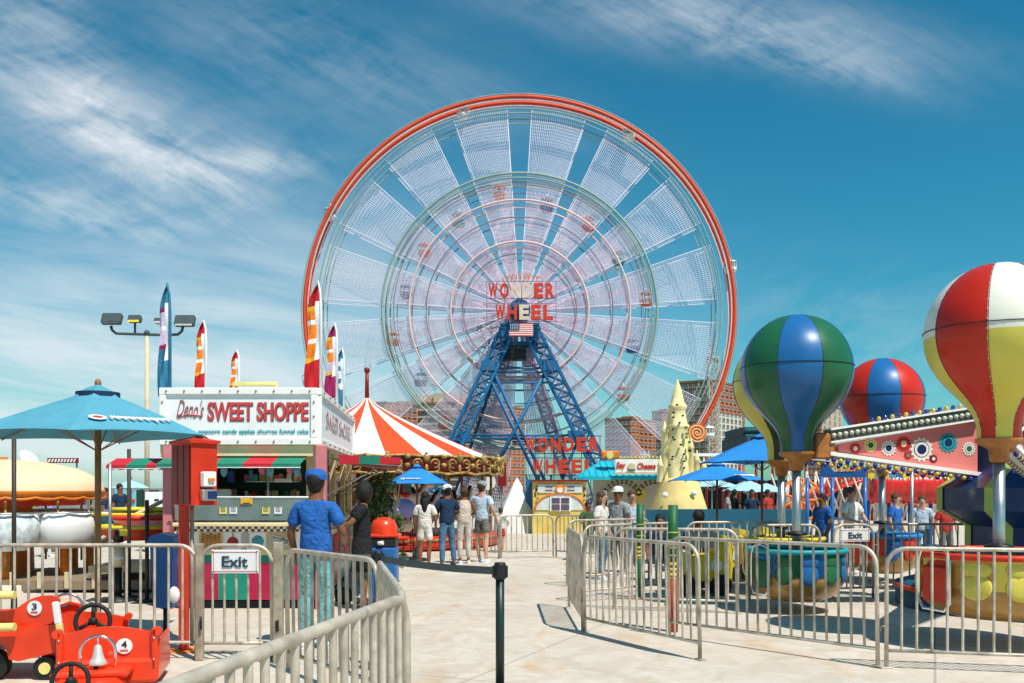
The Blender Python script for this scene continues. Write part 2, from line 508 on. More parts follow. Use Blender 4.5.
# ================================================================ SETTING
def concrete():
    m = bpy.data.materials.new('plaza_concrete'); m.use_nodes = True; nt = m.node_tree; N = nt.nodes; L = nt.links
    b = N['Principled BSDF']; b.inputs['Roughness'].default_value = .85
    tc = N.new('ShaderNodeTexCoord')
    def noise(sc, det=6, dist=0, vec=None):
        n = N.new('ShaderNodeTexNoise'); n.inputs['Scale'].default_value = sc; n.inputs['Detail'].default_value = det; n.inputs['Distortion'].default_value = dist
        L.new(vec or tc.outputs['Object'], n.inputs['Vector']); return n.outputs['Fac']
    def rng(v, a, b_, c=0, d=1):
        r = N.new('ShaderNodeMapRange'); r.inputs[1].default_value = a; r.inputs[2].default_value = b_; r.inputs[3].default_value = c; r.inputs[4].default_value = d
        L.new(v, r.inputs[0]); return r.outputs[0]
    def mix(f, a, b_, mode='MIX'):
        x = N.new('ShaderNodeMix'); x.data_type = 'RGBA'; x.blend_type = mode
        L.new(f, x.inputs[0])
        for s_, v in ((6, a), (7, b_)):
            if isinstance(v, tuple): x.inputs[s_].default_value = v
            else: L.new(v, x.inputs[s_])
        return x.outputs[2]
    c = mix(rng(noise(.35, 8, .5), .3, .7), (.53, .475, .405, 1), (.62, .565, .49, 1))
    c = mix(rng(noise(3.1, 10, 1.2), .35, .75, 0, .8), c, (.46, .38, .29, 1))
    mp = N.new('ShaderNodeMapping'); mp.inputs['Scale'].default_value = (1.6, .6, 1); L.new(tc.outputs['Object'], mp.inputs[0])
    c = mix(rng(noise(.8, 7, 1.5, mp.outputs[0]), .56, .74, 0, .7), c, (.50, .30, .13, 1))
    c = mix(rng(noise(38, 3), .62, .74, 0, .6), c, (.24, .20, .17, 1))
    c = mix(rng(noise(.55, 9, 2.5), .54, .60, 0, .28), c, (.40, .33, .26, 1))
    c = mix(rng(noise(14, 2), .74, .77, 0, .75), c, (.09, .075, .065, 1))
    c = mix(rng(noise(5, 3, .2), .72, .76, 0, .6), c, (.15, .12, .10, 1))
    # seams and cracks
    vo = N.new('ShaderNodeTexVoronoi'); vo.feature = 'DISTANCE_TO_EDGE'; vo.inputs['Scale'].default_value = .22
    mx = N.new('ShaderNodeVectorMath'); mx.operation = 'ADD'
    nn = N.new('ShaderNodeTexNoise'); nn.inputs['Scale'].default_value = 1.5; L.new(tc.outputs['Object'], nn.inputs[0])
    L.new(tc.outputs['Object'], mx.inputs[0]); L.new(nn.outputs['Color'], mx.inputs[1]); L.new(mx.outputs[0], vo.inputs['Vector'])
    c = mix(rng(vo.outputs['Distance'], .0, .0018, .28, 0), c, (.16, .13, .11, 1))
    br = N.new('ShaderNodeTexBrick'); br.inputs['Scale'].default_value = 1; br.inputs['Brick Width'].default_value = 3.6; br.inputs['Row Height'].default_value = 3.6; br.inputs['Mortar Size'].default_value = .012
    br.offset = 0; br.inputs['Color1'].default_value = (0, 0, 0, 1); br.inputs['Color2'].default_value = (0, 0, 0, 1); br.inputs['Mortar'].default_value = (1, 1, 1, 1)
    mp2 = N.new('ShaderNodeMapping'); mp2.inputs['Rotation'].default_value = (0, 0, R(24)); L.new(tc.outputs['Object'], mp2.inputs[0]); L.new(mp2.outputs[0], br.inputs['Vector'])
    c = mix(rng(br.outputs['Color'], 0, 1, 0, .5), c, (.2, .17, .14, 1))
    L.new(c, b.inputs['Base Color'])
    bp = N.new('ShaderNodeBump'); bp.inputs['Strength'].default_value = .3; bp.inputs['Distance'].default_value = .01
    L.new(noise(60, 4), bp.inputs['Height']); L.new(bp.outputs[0], b.inputs['Normal'])
    return m


plaza = MB(concrete()); plaza.add([(-90, -40, 0), (90, -40, 0), (90, 60, 0), (-90, 60, 0)], [(0, 1, 2, 3)])
tag(plaza.build('ground'), 'pale sun-bleached concrete plaza', 'ground', kind='structure')
lg = MB(mat('lower_ground_asphalt', (.18, .17, .15), .9, 0, .2, .2)); lg.add([(-3000, 58, -5), (3000, 58, -5), (3000, 5000, -5), (-3000, 5000, -5)], [(0, 1, 2, 3)])
tag(lg.build('terrain'), 'lower ground beyond the plaza', 'ground', kind='structure')
rw = MB(mat('retaining_concrete', (.4, .37, .33), .9)); rw.box((0, 60.2, -2.52), (180, .4, 5))
tag(rw.build('retaining_wall'), 'concrete retaining wall at the plaza edge', 'wall', kind='structure')

# ================================================================ BARRIERS
BG = 'steel crowd control barriers'


def barrier(p0, p1, label, h=1.08, bars=None, r=.019, rb=.0125, corner=.17, name='crowd_barrier', sign=None, m=None, group=BG, rail=.16):
    m = m or galv
    p0 = Vector((p0[0], p0[1], 0)); p1 = Vector((p1[0], p1[1], 0)); L = (p1 - p0).length
    a = math.atan2(p1.y - p0.y, p1.x - p0.x)
    t = thing(name, label, 'barrier', (0, 0, 0), group)
    pts = [(0, 0, .01), (0, 0, h - corner)]
    for i in range(1, 7):
        q = PI / 2 * i / 6; pts.append((corner * (1 - math.cos(q)), 0, h - corner + corner * math.sin(q)))
    pts += [(L - p[0], 0, p[2]) for p in reversed(pts)]
    mb = MB(m); mb.tube(pts, r, 10)
    mb.tube([(0, 0, rail), (L, 0, rail)], r * .85, 8)
    mb.build('frame', t)
    mb = MB(m); n = bars or max(2, round(L / .125))
    for i in range(1, n):
        x = L * i / n; top = h
        if x < corner: top = h - corner + math.sqrt(max(0, corner ** 2 - (corner - x) ** 2))
        if L - x < corner: top = h - corner + math.sqrt(max(0, corner ** 2 - (corner - L + x) ** 2))
        mb.tube([(x, 0, rail), (x, 0, top)], rb, 8, False)
    mb.build('bars', t)
    for z in (.38, .78):
        mb = MB(galv2); sx = r + .004; mb.tube([(-r * .5, -r, z), (-sx - .022, -r * .6, z), (-sx - .03, -r * .6, z - .05)], .006, 6); mb.build('coupling_hook', t)
    for x in (0, L):
        mb = MB(m); mb.box((x, 0, .006), (.10, .07, .012), bev=.003)
        mb.build('foot', t)
    if sign:
        w, hh, zc, fs = sign
        mb = MB(white2); mb.box((L / 2, -.03, zc), (w, .012, hh), bev=.004)
        mb.mat(redp); e = .012
        for sx in (-1, 1): mb.box((L / 2 + sx * (w / 2 - .02), -.038, zc), (.004, .003, hh - .04))
        for sz in (-1, 1): mb.box((L / 2, -.038, zc + sz * (hh / 2 - .02)), (w - .04, .003, .004))
        mb.mat(black)
        for sx in (-1, 1):
            for sz in (-1, 1): mb.tube([(L / 2 + sx * (w / 2 - .015), -.036, zc + sz * (hh / 2 - .015)), (L / 2 + sx * (w / 2 - .015), -.044, zc + sz * (hh / 2 - .015))], .006, 8)
        sg = mb.build('exit_sign', t)
        text('lettering', 'Exit', mat('sign_ink', (.02, .05, .09), .5), sg, (L / 2, -.042, zc), w * .55 * fs, hh * .48, bold=.018, depth=.006)
    rr_ = random.Random(int(p0.x * 1000 + p0.y * 77)); t.location = p0; t.rotation_euler = (R(rr_.uniform(-1.3, 1.3)), R(rr_.uniform(-.25, .25)), a)
    return t


barrier((-1.03, 2.1), (-.525, 4.75), 'steel barrier running out of the bottom edge, its rounded end beside the open walkway', r=.024, rb=.0165)
barrier((-.545, 4.83), (-.98, 7.05), 'steel barrier seen nearly edge-on behind the bottom-edge barrier', r=.021, rb=.015)
barrier((-.99, 7.12), (-1.99, 8.45), 'steel barrier between the galvanised square post and the black belt stanchion', r=.021, rb=.015)
barrier((-2.93, 8.95), (-2.26, 8.95), 'narrow exit gate with a white Exit sign in front of the food booth', bars=6, sign=(.44, .22, .93, 1.0), name='exit_gate')
barrier((-4.98, 9.0), (-2.99, 9.0), 'steel barrier behind the red toy trucks, rounded end at the exit gate', bars=15)
barrier((-7.0, 9.02), (-5.03, 9.0), 'steel barrier at the left edge of the photo behind toy truck number three', bars=15)
A = G(585, 632); B = G(700, 660)
barrier(A, B, 'steel barrier standing free on the plaza with its shadow in the open walkway')
barrier((.77, 12.8), (A.x - .02, A.y + .06), 'steel barrier seen edge-on at the corner of the queue opening')
R2 = Vector((3.30, 8.57, 0))
barrier((1.72, 10.38), R2, 'steel barrier in front of the green and blue balloon basket')
barrier(R2 + Vector((.07, -.02, 0)), (5.35, 8.1), 'steel barrier in front of the red and yellow balloon basket')
# inner queue barriers
barrier((1.0, 13.4), (2.55, 14.6), 'inner queue barrier behind the free-standing corner barrier, facing the sandcastle')
barrier((1.35, 12.6), (2.9, 12.2), 'inner queue barrier just behind the green and red height post')
barrier((2.7, 14.7), (4.4, 14.9), 'inner queue barrier below the nearer red-poled blue umbrella')
barrier((.9, 15.6), (2.4, 16.6), 'inner queue barrier nearest the say-cheese photo hut')
barrier((3.4, 13.6), (4.5, 13.9), 'inner queue barrier behind the green and blue balloon basket')
barrier((4.65, 13.75), (5.3, 13.95), 'small gate with a white Exit sign behind the balloon ride', bars=6, sign=(.50, .19, .93, .85), name='exit_gate')
barrier((5.4, 14.05), (7.6, 14.2), 'steel barrier across the back of the balloon ride')
for i, (a, b) in enumerate((((-.25, 21.6), (.95, 21.9)), ((1.02, 21.9), (1.9, 21.0)), ((-1.2, 22.6), (-.3, 21.7)))):
    barrier(a, b, ('far grey barrier in front of the yellow ticket hut', 'far grey barrier angled towards the photo hut', 'far grey barrier beside the queueing adults')[i], h=.98, r=.022)
# posts
pm = MB(galv2); q = G(281, 661); pm.box((q.x, q.y - .1, .56), (.085, .085, 1.12), bev=.008); pm.mat(black); pm.box((q.x, q.y - .148, .35), (.03, .012, .1))
tag(pm.build('gate_post'), 'thick square galvanised post right of the exit gate', 'post')
pm = MB(galv2); q = G(199, 661); pm.box((q.x, q.y + .02, .55), (.07, .07, 1.1), bev=.008); pm.mat(black); pm.tube([(q.x + .03, q.y - .04, .3), (q.x + .03, q.y - .04, .42)], .012, 6)
tag(pm.build('gate_post'), 'square galvanised hinge post left of the exit gate', 'post')
# height posts
for (px, py, D, lab) in ((673, 505, 10.7, 'height measuring post, green above and red below, behind the free-standing barrier'), (640, 504, 13.9, 'second height measuring post, all green, farther back in the queue')):
    t = thing('height_post', lab, 'post', (X(px, D), D, 0))
    z = Z(py, D); mb = MB(mat('post_green', (.015, .11, .04), .5)); x = X(px, D)
    mb.tube([(x, D, z * .48), (x, D, z)], .055, 12); mb.build('upper_post', t)
    mb = MB(mat('post_red', (.45, .05, .02), .5) if D < 11 else MATS['post_green']); mb.tube([(x, D, 0), (x, D, z * .48)], .055, 12); mb.build('lower_post', t)
    mb = MB(yel)
    for k in range(7): mb.tube([(x, D, z * (.42 + .06 * k)), (x, D, z * (.42 + .06 * k) + .012)], .058, 12)
    for k in range(3): mb.tube([(x, D, z * .44 + k * .06), (x, D, z * .44 + .035 + k * .06)], .0585, 12)
    mb.build('height_marks', t)


# stanchions
def stanchion(x, y, lab):
    t = thing('belt_stanchion', lab, 'stanchion', (x, y, 0), 'black retractable belt stanchions')
    mb = MB(black); mb.lathe([(.17, 0), (.17, .015), (.12, .04), (.045, .055), (.034, .06)], (x, y, 0), 28); mb.build('base', t)
    mb = MB(mat('stanchion_green_black', (.012, .03, .028), .35)); mb.tube([(x, y, .05), (x, y, .93)], .034, 16); mb.build('pole', t)
    mb = MB(black); mb.lathe([(.034, .92), (.046, .925), (.046, 1.035), (.04, 1.05), (.001, 1.052)], (x, y, 0), 20)
    for a in range(4): mb.box((x + .046 * math.cos(a * PI / 2), y + .046 * math.sin(a * PI / 2), .98), (.03, .03, .09))
    mb.build('belt_head', t)
    return t


s1 = (X(500, 7.3), 7.3); s2 = (X(378, 8.6), 8.6)
stanchion(*s1, 'black belt stanchion standing alone in the open walkway')
st2 = stanchion(*s2, 'black belt stanchion behind the barrier corner, other end of the belt')
mb = MB(beltg)
bp = []
for i in range(13):
    u = i / 12; x = s2[0] + (s1[0] - s2[0]) * u; y = s2[1] + (s1[1] - s2[1]) * u; z = .985 + - .02 * math.sin(PI * u) * 1.0
    bp.append((x, y, z))
vs = []; fs = []
for i, p in enumerate(bp):
    for dy in (-.002, .002):
        for dz in (-.03, .03): vs.append((p[0], p[1] + dy, p[2] + dz))
for i in range(12):
    o = i * 4; fs += [(o, o + 1, o + 5, o + 4), (o + 2, o + 6, o + 7, o + 3), (o + 1, o + 3, o + 7, o + 5), (o, o + 4, o + 6, o + 2)]
mb.add(vs, fs)
mb.build('belt', st2)
mb = MB(beltg); x, y = s2; vs = []
mb.box((x - .33, y + .05, .985), (.56, .004, .06)); mb.build('belt', st2)


# ================================================================ UMBRELLAS
def umbrella(label, px, py_apex, D, py_edge, rpx, cloth_m, pole_m, n=8, rot=0, vent=True, flapz=0, group='blue market umbrellas', pr=.024, logo=None, ybase=0, oval=True):
    x = X(px, D); za = Z(py_apex, D); ze = Z(py_edge, D); r = rpx / F * D
    t = thing('patio_umbrella', label, 'umbrella', (x, D, 0), group)
    mb = MB(pole_m); mb.tube([(x, D, .03), (x, D, za - .05)], pr, 12); mb.build('pole', t)
    mb = MB(black); mb.lathe([(.24, 0), (.24, .03), (.2, .06), (.05, .08), (.04, .3), (.03, .3)], (x, D, 0), 24); mb.build('base', t)
    # canopy: straight ribs, sagging between them
    cm = MB(cloth_m); K = 6; sub = 6
    def pt(a, u, thick=0):
        seg = 2 * PI / n; k = math.floor((a - rot) / seg + 1e-6); f = (a - rot) / seg - k
        A0 = rot + k * seg; A1 = A0 + seg
        rr = r * (math.cos(A0) * (1 - f) + math.cos(A1) * f), r * (math.sin(A0) * (1 - f) + math.sin(A1) * f)
        sag = .06 * r * u * math.sin(PI * f)
        z = za + (ze - za) * (u ** 1.08) + sag * .35
        return (x + rr[0] * u * (1 - .05 * math.sin(PI * f) * u), D + rr[1] * u * (1 - .05 * math.sin(PI * f) * u), z - thick)
    for th, flip in ((0, False), (.006, True)):
        vs = []; M_ = n * sub
        for i in range(K + 1):
            u = .05 + .95 * i / K
            for j in range(M_): vs.append(pt(rot + 2 * PI * j / M_ + 1e-5, u, th))
        fs = []
        for i in range(K):
            for j in range(M_):
                j2 = (j + 1) % M_; f = (i * M_ + j, (i + 1) * M_ + j, (i + 1) * M_ + j2, i * M_ + j2)
                fs.append(f[::-1] if flip else f)
        cm.add(vs, fs, False)
    can = cm.build('canopy', t)
    if vent:
        vm = MB(cloth_m); vm.lathe([(r * .20, za - .02 + (ze - za) * .14), (r * .1, za + .01), (.01, za + .06)], (x, D, 0), n, a0=rot, a1=rot + 2 * PI, smooth=False)
        vm.mat(navyc); vm.lathe([(r * .17, za + (ze - za) * .18), (r * .17, za + (ze - za) * .05)], (x, D, 0), n * 2)
        vm.build('vent_flap', can)
    fm = MB(wood); fm.ball((x, D, za + .07), .035, 10, (1, 1, 1.3)); fm.build('finial', t)
    rm = MB(pole_m)
    for k in range(n):
        a = rot + 2 * PI * k / n
        rm.tube([(x, D, za - .06), (x + r * .98 * math.cos(a), D + r * .98 * math.sin(a), ze - .015)], .008, 5)
        rm.tube([(x, D, ze - .15), (x + r * .5 * math.cos(a), D + r * .5 * math.sin(a), (za + ze) / 2 - .05)], .007, 5)
    rm.build('ribs', t)
    if logo is not None:
        # white oval and wordmark lying on the facet whose middle angle is `logo`
        for aa in (logo if isinstance(logo, (list, tuple)) else (logo,)):
            k = round((aa - rot) / (2 * PI / n) - .5); a = rot + (k + .5) * 2 * PI / n
            u0 = .80
            p0 = Vector(pt(a, u0)); pin = Vector(pt(a, .5)); tx = Vector((-math.sin(a), math.cos(a), 0))
            # facing outwards, +X of lettering to the viewer's right
            up = (pin - p0).normalized(); nn = tx.cross(up)
            if nn.z < 0: tx = -tx; nn = -nn
            Mx = Matrix((tx, up, nn)).transposed().to_4x4()
            w = r * .62 * math.sin(PI / n) * 1.25; hh = r * .075
            lm = MB(white2); lm.M = Matrix.Translation(p0 + nn * .02) @ Mx
            e = [(-w * .62 + hh * .9 * math.cos(2 * PI * i / 20), hh * .62 * math.sin(2 * PI * i / 20)) for i in range(20)]
            lm.add([(a_, b_, 0) for a_, b_ in e] + [(a_, b_, .004) for a_, b_ in e], [tuple(range(20))[::-1], tuple(range(20, 40))] + [(i, (i + 1) % 20, 20 + (i + 1) % 20, 20 + i) for i in range(20)])
            rnd = random.Random(5)
            xx = -w * .36
            while xx < w * .8:      # the worn, unreadable wordmark: one rounded stroke cluster per letter
                ww = hh * .75
                lm.tube([(xx, -hh * .3, .002), (xx, hh * .3, .002)], hh * .16, 6)
                lm.tube([(xx + ww * .5 * (1 - math.cos(q * PI / 4)) * .9, hh * .28 * math.sin(q * PI / 4 * 2 - PI / 2), .002) for q in range(5)], hh * .14, 6)
                if rnd.random() < .35: lm.tube([(xx, -hh * .65, .002), (xx, 0, .002)], hh * .16, 6)
                xx += ww
            lm.mat(redp); e = [(-w * .62 + hh * .5 * math.cos(2 * PI * i / 16), hh * .28 * math.sin(2 * PI * i / 16), .008) for i in range(16)]
            lm.add(e, [tuple(range(16))])
            lm.build('logo', can)
    return t


umbrella('faded light blue umbrella with an orange-brown pole, left of the food booth', 98, 390, 9.75, 437, 123, umbl, wood, 6, rot=R(-77), logo=R(-47), pr=.032)
umbrella('blue umbrella with a brown pole directly in front of the carousel', 417, 466, 21, 484, 33, umb, wood, 6, rot=R(-70), logo=R(-100))
umbrella('tall blue umbrella beside the green balloon, highest of the blue ones', 762, 436, 18, 463, 66, umb, redwood, 6, rot=R(-90), logo=R(-62))
umbrella('medium blue umbrella in front of the sandcastle', 717, 464, 20, 481, 50, umb, redwood, 6, rot=R(-80), logo=R(-60))
for px, pa, pe, rp, D, lab in ((712, 478, 487, 30, 36, 'pale blue far umbrella just behind the medium blue one'), (748, 480, 491, 26, 34, 'pale blue far umbrella between the red pole and the balloon pole'),
                               (766, 483, 492, 22, 38, 'pale blue far umbrella touching the balloon pole'), (88, 484, 491, 26, 32, 'pale blue far umbrella beside the orange ride dome'), (131, 480, 488, 20, 29, 'pale blue umbrella above the aqua kiosk')):
    umbrella(lab, px, pa, D, pe, rp, umbw, steel, 6, rot=R(-75), vent=False, group='pale umbrellas in the distance')
# dark pole of an umbrella outside
t = thing('umbrella_pole', 'dark standing pole left of the orange-brown umbrella pole', 'pole', (X(14, 12), 12, 0))
mb = MB(mat('dark_pole', (.05, .035, .03), .5)); mb.tube([(X(14, 12), 12, .03), (X(14, 12), 12, Z(433, 12))], .028, 12); mb.build('shaft', t)
mb = MB(black); mb.lathe([(.22, 0), (.22, .04), (.04, .07), (.035, .25)], (X(14, 12), 12, 0), 20); mb.build('base', t)

# ================================================================ FOOD BOOTH
BD = 12.7
bx0, bx1 = X(160, BD), X(318, BD)
t = booth = thing('food_booth', 'white food booth with a red-lettered sweets sign on its roof and striped awning', 'food booth', ((bx0 + bx1) / 2, BD, 0))
zt = Z(388, BD); zb = Z(445, BD); zs = Z(456, BD)
bk = Vector((-3.05, 18.2, 0))          # rear right corner
bl = Vector((-6.5, 18.2, 0))
fl, fr = Vector((bx0, BD, 0)), Vector((bx1, BD, 0))
def slab(mb, foot, z0, z1, cap=True):
    n = len(foot); vs = [(p.x, p.y, z0) for p in foot] + [(p.x, p.y, z1) for p in foot]
    mb.add(vs, [tuple(range(n))[::-1], tuple(range(n, 2 * n))] + [(i, (i + 1) % n, n + (i + 1) % n, n + i) for i in range(n)])
mb = MB(white); slab(mb, [fl, fr, bk, bl], zb, zt); sb = mb.build('sign_box', t)
# raised frame
mb = MB(white); fw = .09; yy = BD - .02
for z in (zt - fw / 2, zb + fw / 2): mb.box(((bx0 + bx1) / 2, yy, z), (bx1 - bx0, .05, fw), bev=.008)
for x in (bx0 + fw / 2, bx1 - fw / 2): mb.box((x, yy, (zt + zb) / 2), (fw, .05, zt - zb - 2 * fw - .004), bev=.008)
sd = (bk - fr).normalized(); sn = Vector((sd.y, -sd.x, 0)); L5 = (bk - fr).length
Ms = Matrix((sd, -sn, Vector((0, 0, 1)))).transposed().to_4x4()
for z in (zt - fw / 2, zb + fw / 2): mb.box(fr + sd * L5 / 2 + sn * .02 + Vector((0, 0, z)), (L5, .05, fw), M=Ms, bev=.008)
for u in (.06, L5 - .06): mb.box(fr + sd * u + sn * .02 + Vector((0, 0, (zt + zb) / 2)), (fw, .05, zt - zb - 2 * fw - .004), M=Ms, bev=.008)
mb.build('sign_frame', sb)
mb = MB(pale); mb.box(((bx0 + bx1) / 2, BD - .006, (zt + zb) / 2), (bx1 - bx0 - 2 * fw, .01, zt - zb - 2 * fw)); mb.build('sign_face', sb)
mb = MB(pale); mb.box(fr + sd * L5 / 2 + sn * .006 + Vector((0, 0, (zt + zb) / 2)), (L5 - .3, .01, zt - zb - 2 * fw), M=Ms)
mb.mat(dkred)
for k in range(7): mb.box(fr + sd * (L5 * (.2 + .1 * k)) + sn * .014 + Vector((0, 0, (zt + zb) / 2)), (.3, .01, .28), M=Ms) if False else None
mb.build('side_sign_face', sb)
text('side_lettering', 'SWEET SHOPPE', mat('faded_lettering', (.45, .35, .36), .5), sb, fr + sd * L5 / 2 + sn * .016 + Vector((0, 0, (zt + zb) / 2 + .02)), L5 * .7, .26, M=Matrix((sd, Vector((0, 0, 1)), sn)).transposed().to_4x4(), bold=.01)
mb = MB(mat('bulb_amber', (.25, .17, .06), .25))
for k in range(9):
    x = bx0 + .1 + (bx1 - bx0 - .2) * k / 8
    for z in (zt - fw / 2, zb + fw / 2): mb.ball((x, yy - .03, z), .014, 8)
for k in range(1, 4):
    for x in (bx0 + fw / 2, bx1 - fw / 2): mb.ball((x, yy - .03, zt + (zb - zt) * k / 4), .014, 8)
for k in range(8):
    for z in (zt - fw / 2, zb + fw / 2): mb.ball(fr + sd * (.3 + k * .7) + sn * .05 + Vector((0, 0, z)), .018, 8)
mb.build('sign_bulbs', sb)
ink = mat('sign_outline', (.12, .05, .05), .5); rl = mat('sign_lettering_red', (.60, .06, .06), .5)
c = P(258, 411.5, BD); W = X(308, BD) - X(208, BD)
def fancy(c, w, h):
    text('lettering_outline', 'SWEET SHOPPE', ink, sb, c + Vector((.006, -.016, -.006)), w * 1.01, h * 1.05, bold=.035, depth=.006)
    text('lettering', 'SWEET SHOPPE', rl, sb, c + Vector((0, -.021, 0)), w, h, bold=.02, depth=.006)
fancy(c, W, .25)
text('script_lettering', "Deno's", mat('script_ink', (.30, .10, .12), .5), sb, P(191, 409, BD) + Vector((0, -.02, 0)), .36, .24, shear=.4, bold=.0, depth=.006, tilt=R(4))
text('menu_lettering', 'popcorn candy apples churros funnel cake', tealtxt, sb, P(254, 432, BD) + Vector((0, -.02, 0)), X(309, BD) - X(199, BD), .08, depth=.006, bold=.012)
mb = MB(rl); mb.tube([P(178, 418, BD) + Vector((0, -.02, 0)), P(188, 414.5, BD) + Vector((0, -.02, 0)), P(203, 416, BD) + Vector((0, -.02, 0))], .007, 5); mb.build('sign_flourish', sb)
# soffit and fascia
mb = MB(cream); off = Vector((0, .01, 0)); slab(mb, [fl + off, fr + off - Vector((.06, 0, 0)), bk - Vector((.1, 0, 0)), bl], zs, zb - .004); mb.build('fascia', t)
# awnings: striped with scalloped hem
def awning(a, b, drop, out, nst, m1, m2, name='awning', ztop=None, par=t, phase=0, fr_=None):
    """a,b top edge; out vector"""
    a, b, out = Vector(a), Vector(b), Vector(out); mb = MB()
    n = nst
    for k in range(n):
        mb.mat((m1, m2)[(k + phase) % 2])
        q0 = a.lerp(b, k / n); q1 = a.lerp(b, (k + 1) / n)
        o0, o1 = q0 + out + Vector((0, 0, -drop)), q1 + out + Vector((0, 0, -drop))
        vs = [q0, q1, o1, o0]; S_ = 6
        val = []
        for s_ in range(S_ + 1):
            p = o0.lerp(o1, s_ / S_); val.append(p + Vector((0, 0, -.045 - .025 * abs(math.sin(PI * s_ / S_ * 2)))))
        up = [o0.lerp(o1, s_ / S_) for s_ in range(S_ + 1)]
        vs += up + val
        fs = [(0, 3, 2, 1)] + [(4 + s_, 4 + S_ + 1 + s_, 4 + S_ + 2 + s_, 5 + s_) for s_ in range(S_)]
        mb.add(vs, fs)
    mb.mat(white2); mb.tube([a + out + Vector((0, 0, -drop - .05)), b + out + Vector((0, 0, -drop - .05))], .006, 5)
    return mb.build(name, par)
zA = zs + .0
awning((X(165, BD), BD + .1, zA), (X(306, BD), BD + .1, zA), .11, (0, -.42, 0), 5, green, awred, phase=0)
awning(fr + Vector((.0, .5, zA)), bk + Vector((0, 0, zA)), .12, sn * 1.0, 8, green, awred, name='side_awning')
awning((X(338, BD + .3), BD + .45, zA), (X(400, BD + .3), BD + .45, zA - .05), .02, (0, -.06, 0), 3, awred, green, name='awning_end')
mb = MB(awred)
for k_ in range(3):
    a_, b_ = X(338, BD + .3) + (X(400, BD + .3) - X(338, BD + .3)) * k_ / 3, X(338, BD + .3) + (X(400, BD + .3) - X(338, BD + .3)) * (k_ + 1) / 3
    mb.mat((awred, green)[k_ % 2]); mb.prism([(a_, zA - .10), (b_, zA - .10), (b_, zA + .03 - .012 * (k_ + 1)), (a_, zA + .03 - .012 * k_)], BD + .36, BD + .375)
mb.build('awning_end_panel', t)
awning((X(106, BD), BD + .35, zA - .02), (X(166, BD), BD + .35, zA - .02), .10, (0, -.35, 0), 3, awred, green, name='wing_awning')
mb = MB(steel)
for k in range(4):
    q = fr.lerp(bk, (k + .5) / 4); mb.tube([q + Vector((0, 0, zA - .55)), q + sn * .75 + Vector((0, 0, zA - .14))], .012, 6)
mb.tube([(X(110, BD), BD, 0), (X(110, BD), BD, zA - .1)], .02, 8)
mb.build('awning_struts', t)
# posts
mb = MB(pinkpost); mb.box((X(321, BD), BD + .02, zb / 2), (.14, .14, zb), bev=.01); mb.build('corner_post', t)
mb = MB(pinkpost); mb.box((X(168, BD), BD + .02, zb / 2), (.12, .12, zb), bev=.01); mb.build('corner_post', t)
mb = MB(cream); mb.box((X(306, BD), BD + .3, 1.55), (.1, .1, 1.0)); mb.box((X(177, BD), BD + .2, .9), (.14, .05, 1.0)); mb.build('upright', t)
# counter and lower panels
cz = Z(524, BD); xl, xr = X(178, BD), X(318, BD)
mb = MB(cream); mb.box(((xl + xr) / 2, BD - .02, cz), (xr - xl, .42, .05), bev=.01); mb.build('counter', t)
# checker strip
mb = MB(); nb = 44; cw = (xr - xl) / nb
for i in range(nb):
    for j in range(2):
        mb.mat(white2 if (i + j) % 2 else ink); x = xl + cw * i; z = cz - .03 - .036 * (j + 1)
        mb.add([(x, BD + .0, z), (x + cw, BD, z), (x + cw, BD, z + .036), (x, BD, z + .036)], [(0, 1, 2, 3)])
mb.build('checker_strip', t)
zp1 = cz - .103; zp0 = Z(551, BD)
zf = .10
mb = MB(white); mb.box(((xl + xr) / 2, BD + .03, (zp0 + zp1) / 2), (xr - xl, .05, zp1 - zp0))
pic = mb.build('picture_panel', t)
def panel(x0, x1, m): return MB(m).box(((X(x0, BD) + X(x1, BD)) / 2, BD - .002, (zp0 + zp1) / 2), (X(x1, BD) - X(x0, BD), .014, zp1 - zp0 - .02))
mb = panel(199, 223, mat('warm_print', (.70, .52, .30), .4))
mb.mat(mat('churro', (.50, .20, .04), .6, 0, .3, 30))
for k in range(5): mb.tube([(X(202 + k * 4.4, BD), BD - .02, zp0 + .03), (X(203.5 + k * 4, BD), BD - .02, zp1 - .02 - .02 * (k % 2))], .018, 6)
mb.build('churro_print', pic)
mb = panel(225, 241, white2); mb.mat(mat('apple_red', (.30, .01, .01), .2, coat=.5)); mb.ball((X(233, BD), BD - .012, (zp0 + zp1) / 2 - .01), .072, 16, (1.05, .12, 1)); mb.mat(wood); mb.tube([(X(233, BD), BD - .02, (zp0 + zp1) / 2 + .05), (X(233.5, BD), BD - .02, zp1 - .015)], .006, 5); mb.build('candy_apple_print', pic)
mb = MB(); xa, xb = X(242, BD), X(249, BD); cw = (xb - xa) / 5; nz_ = 12
for i in range(5):
    for j in range(nz_):
        mb.mat(white2 if (i + j) % 2 else ink); x = xa + cw * i; zz = zp0 + .01 + (zp1 - zp0 - .02) * j / nz_; dz = (zp1 - zp0 - .02) / nz_
        mb.add([(x, BD - .004, zz), (x + cw, BD - .004, zz), (x + cw, BD - .004, zz + dz), (x, BD - .004, zz + dz)], [(0, 1, 2, 3)])
mb.build('checker_column', pic)
mb = panel(250, 266, white2); mb.mat(mat('candy_floss', (.06, .30, .36), .7, 0, .3, 30))
for k in range(7): mb.ball((X(258, BD) + .03 * math.cos(k * .9), BD - .014, (zp0 + zp1) / 2 + .03 * math.sin(k * .9)), .052, 12, (1, .12, 1))
mb.build('candy_floss_print', pic)
mb = panel(267, 296, mat('funnel_print', (.55, .40, .22), .4)); mb.mat(white2); rnd = random.Random(3)
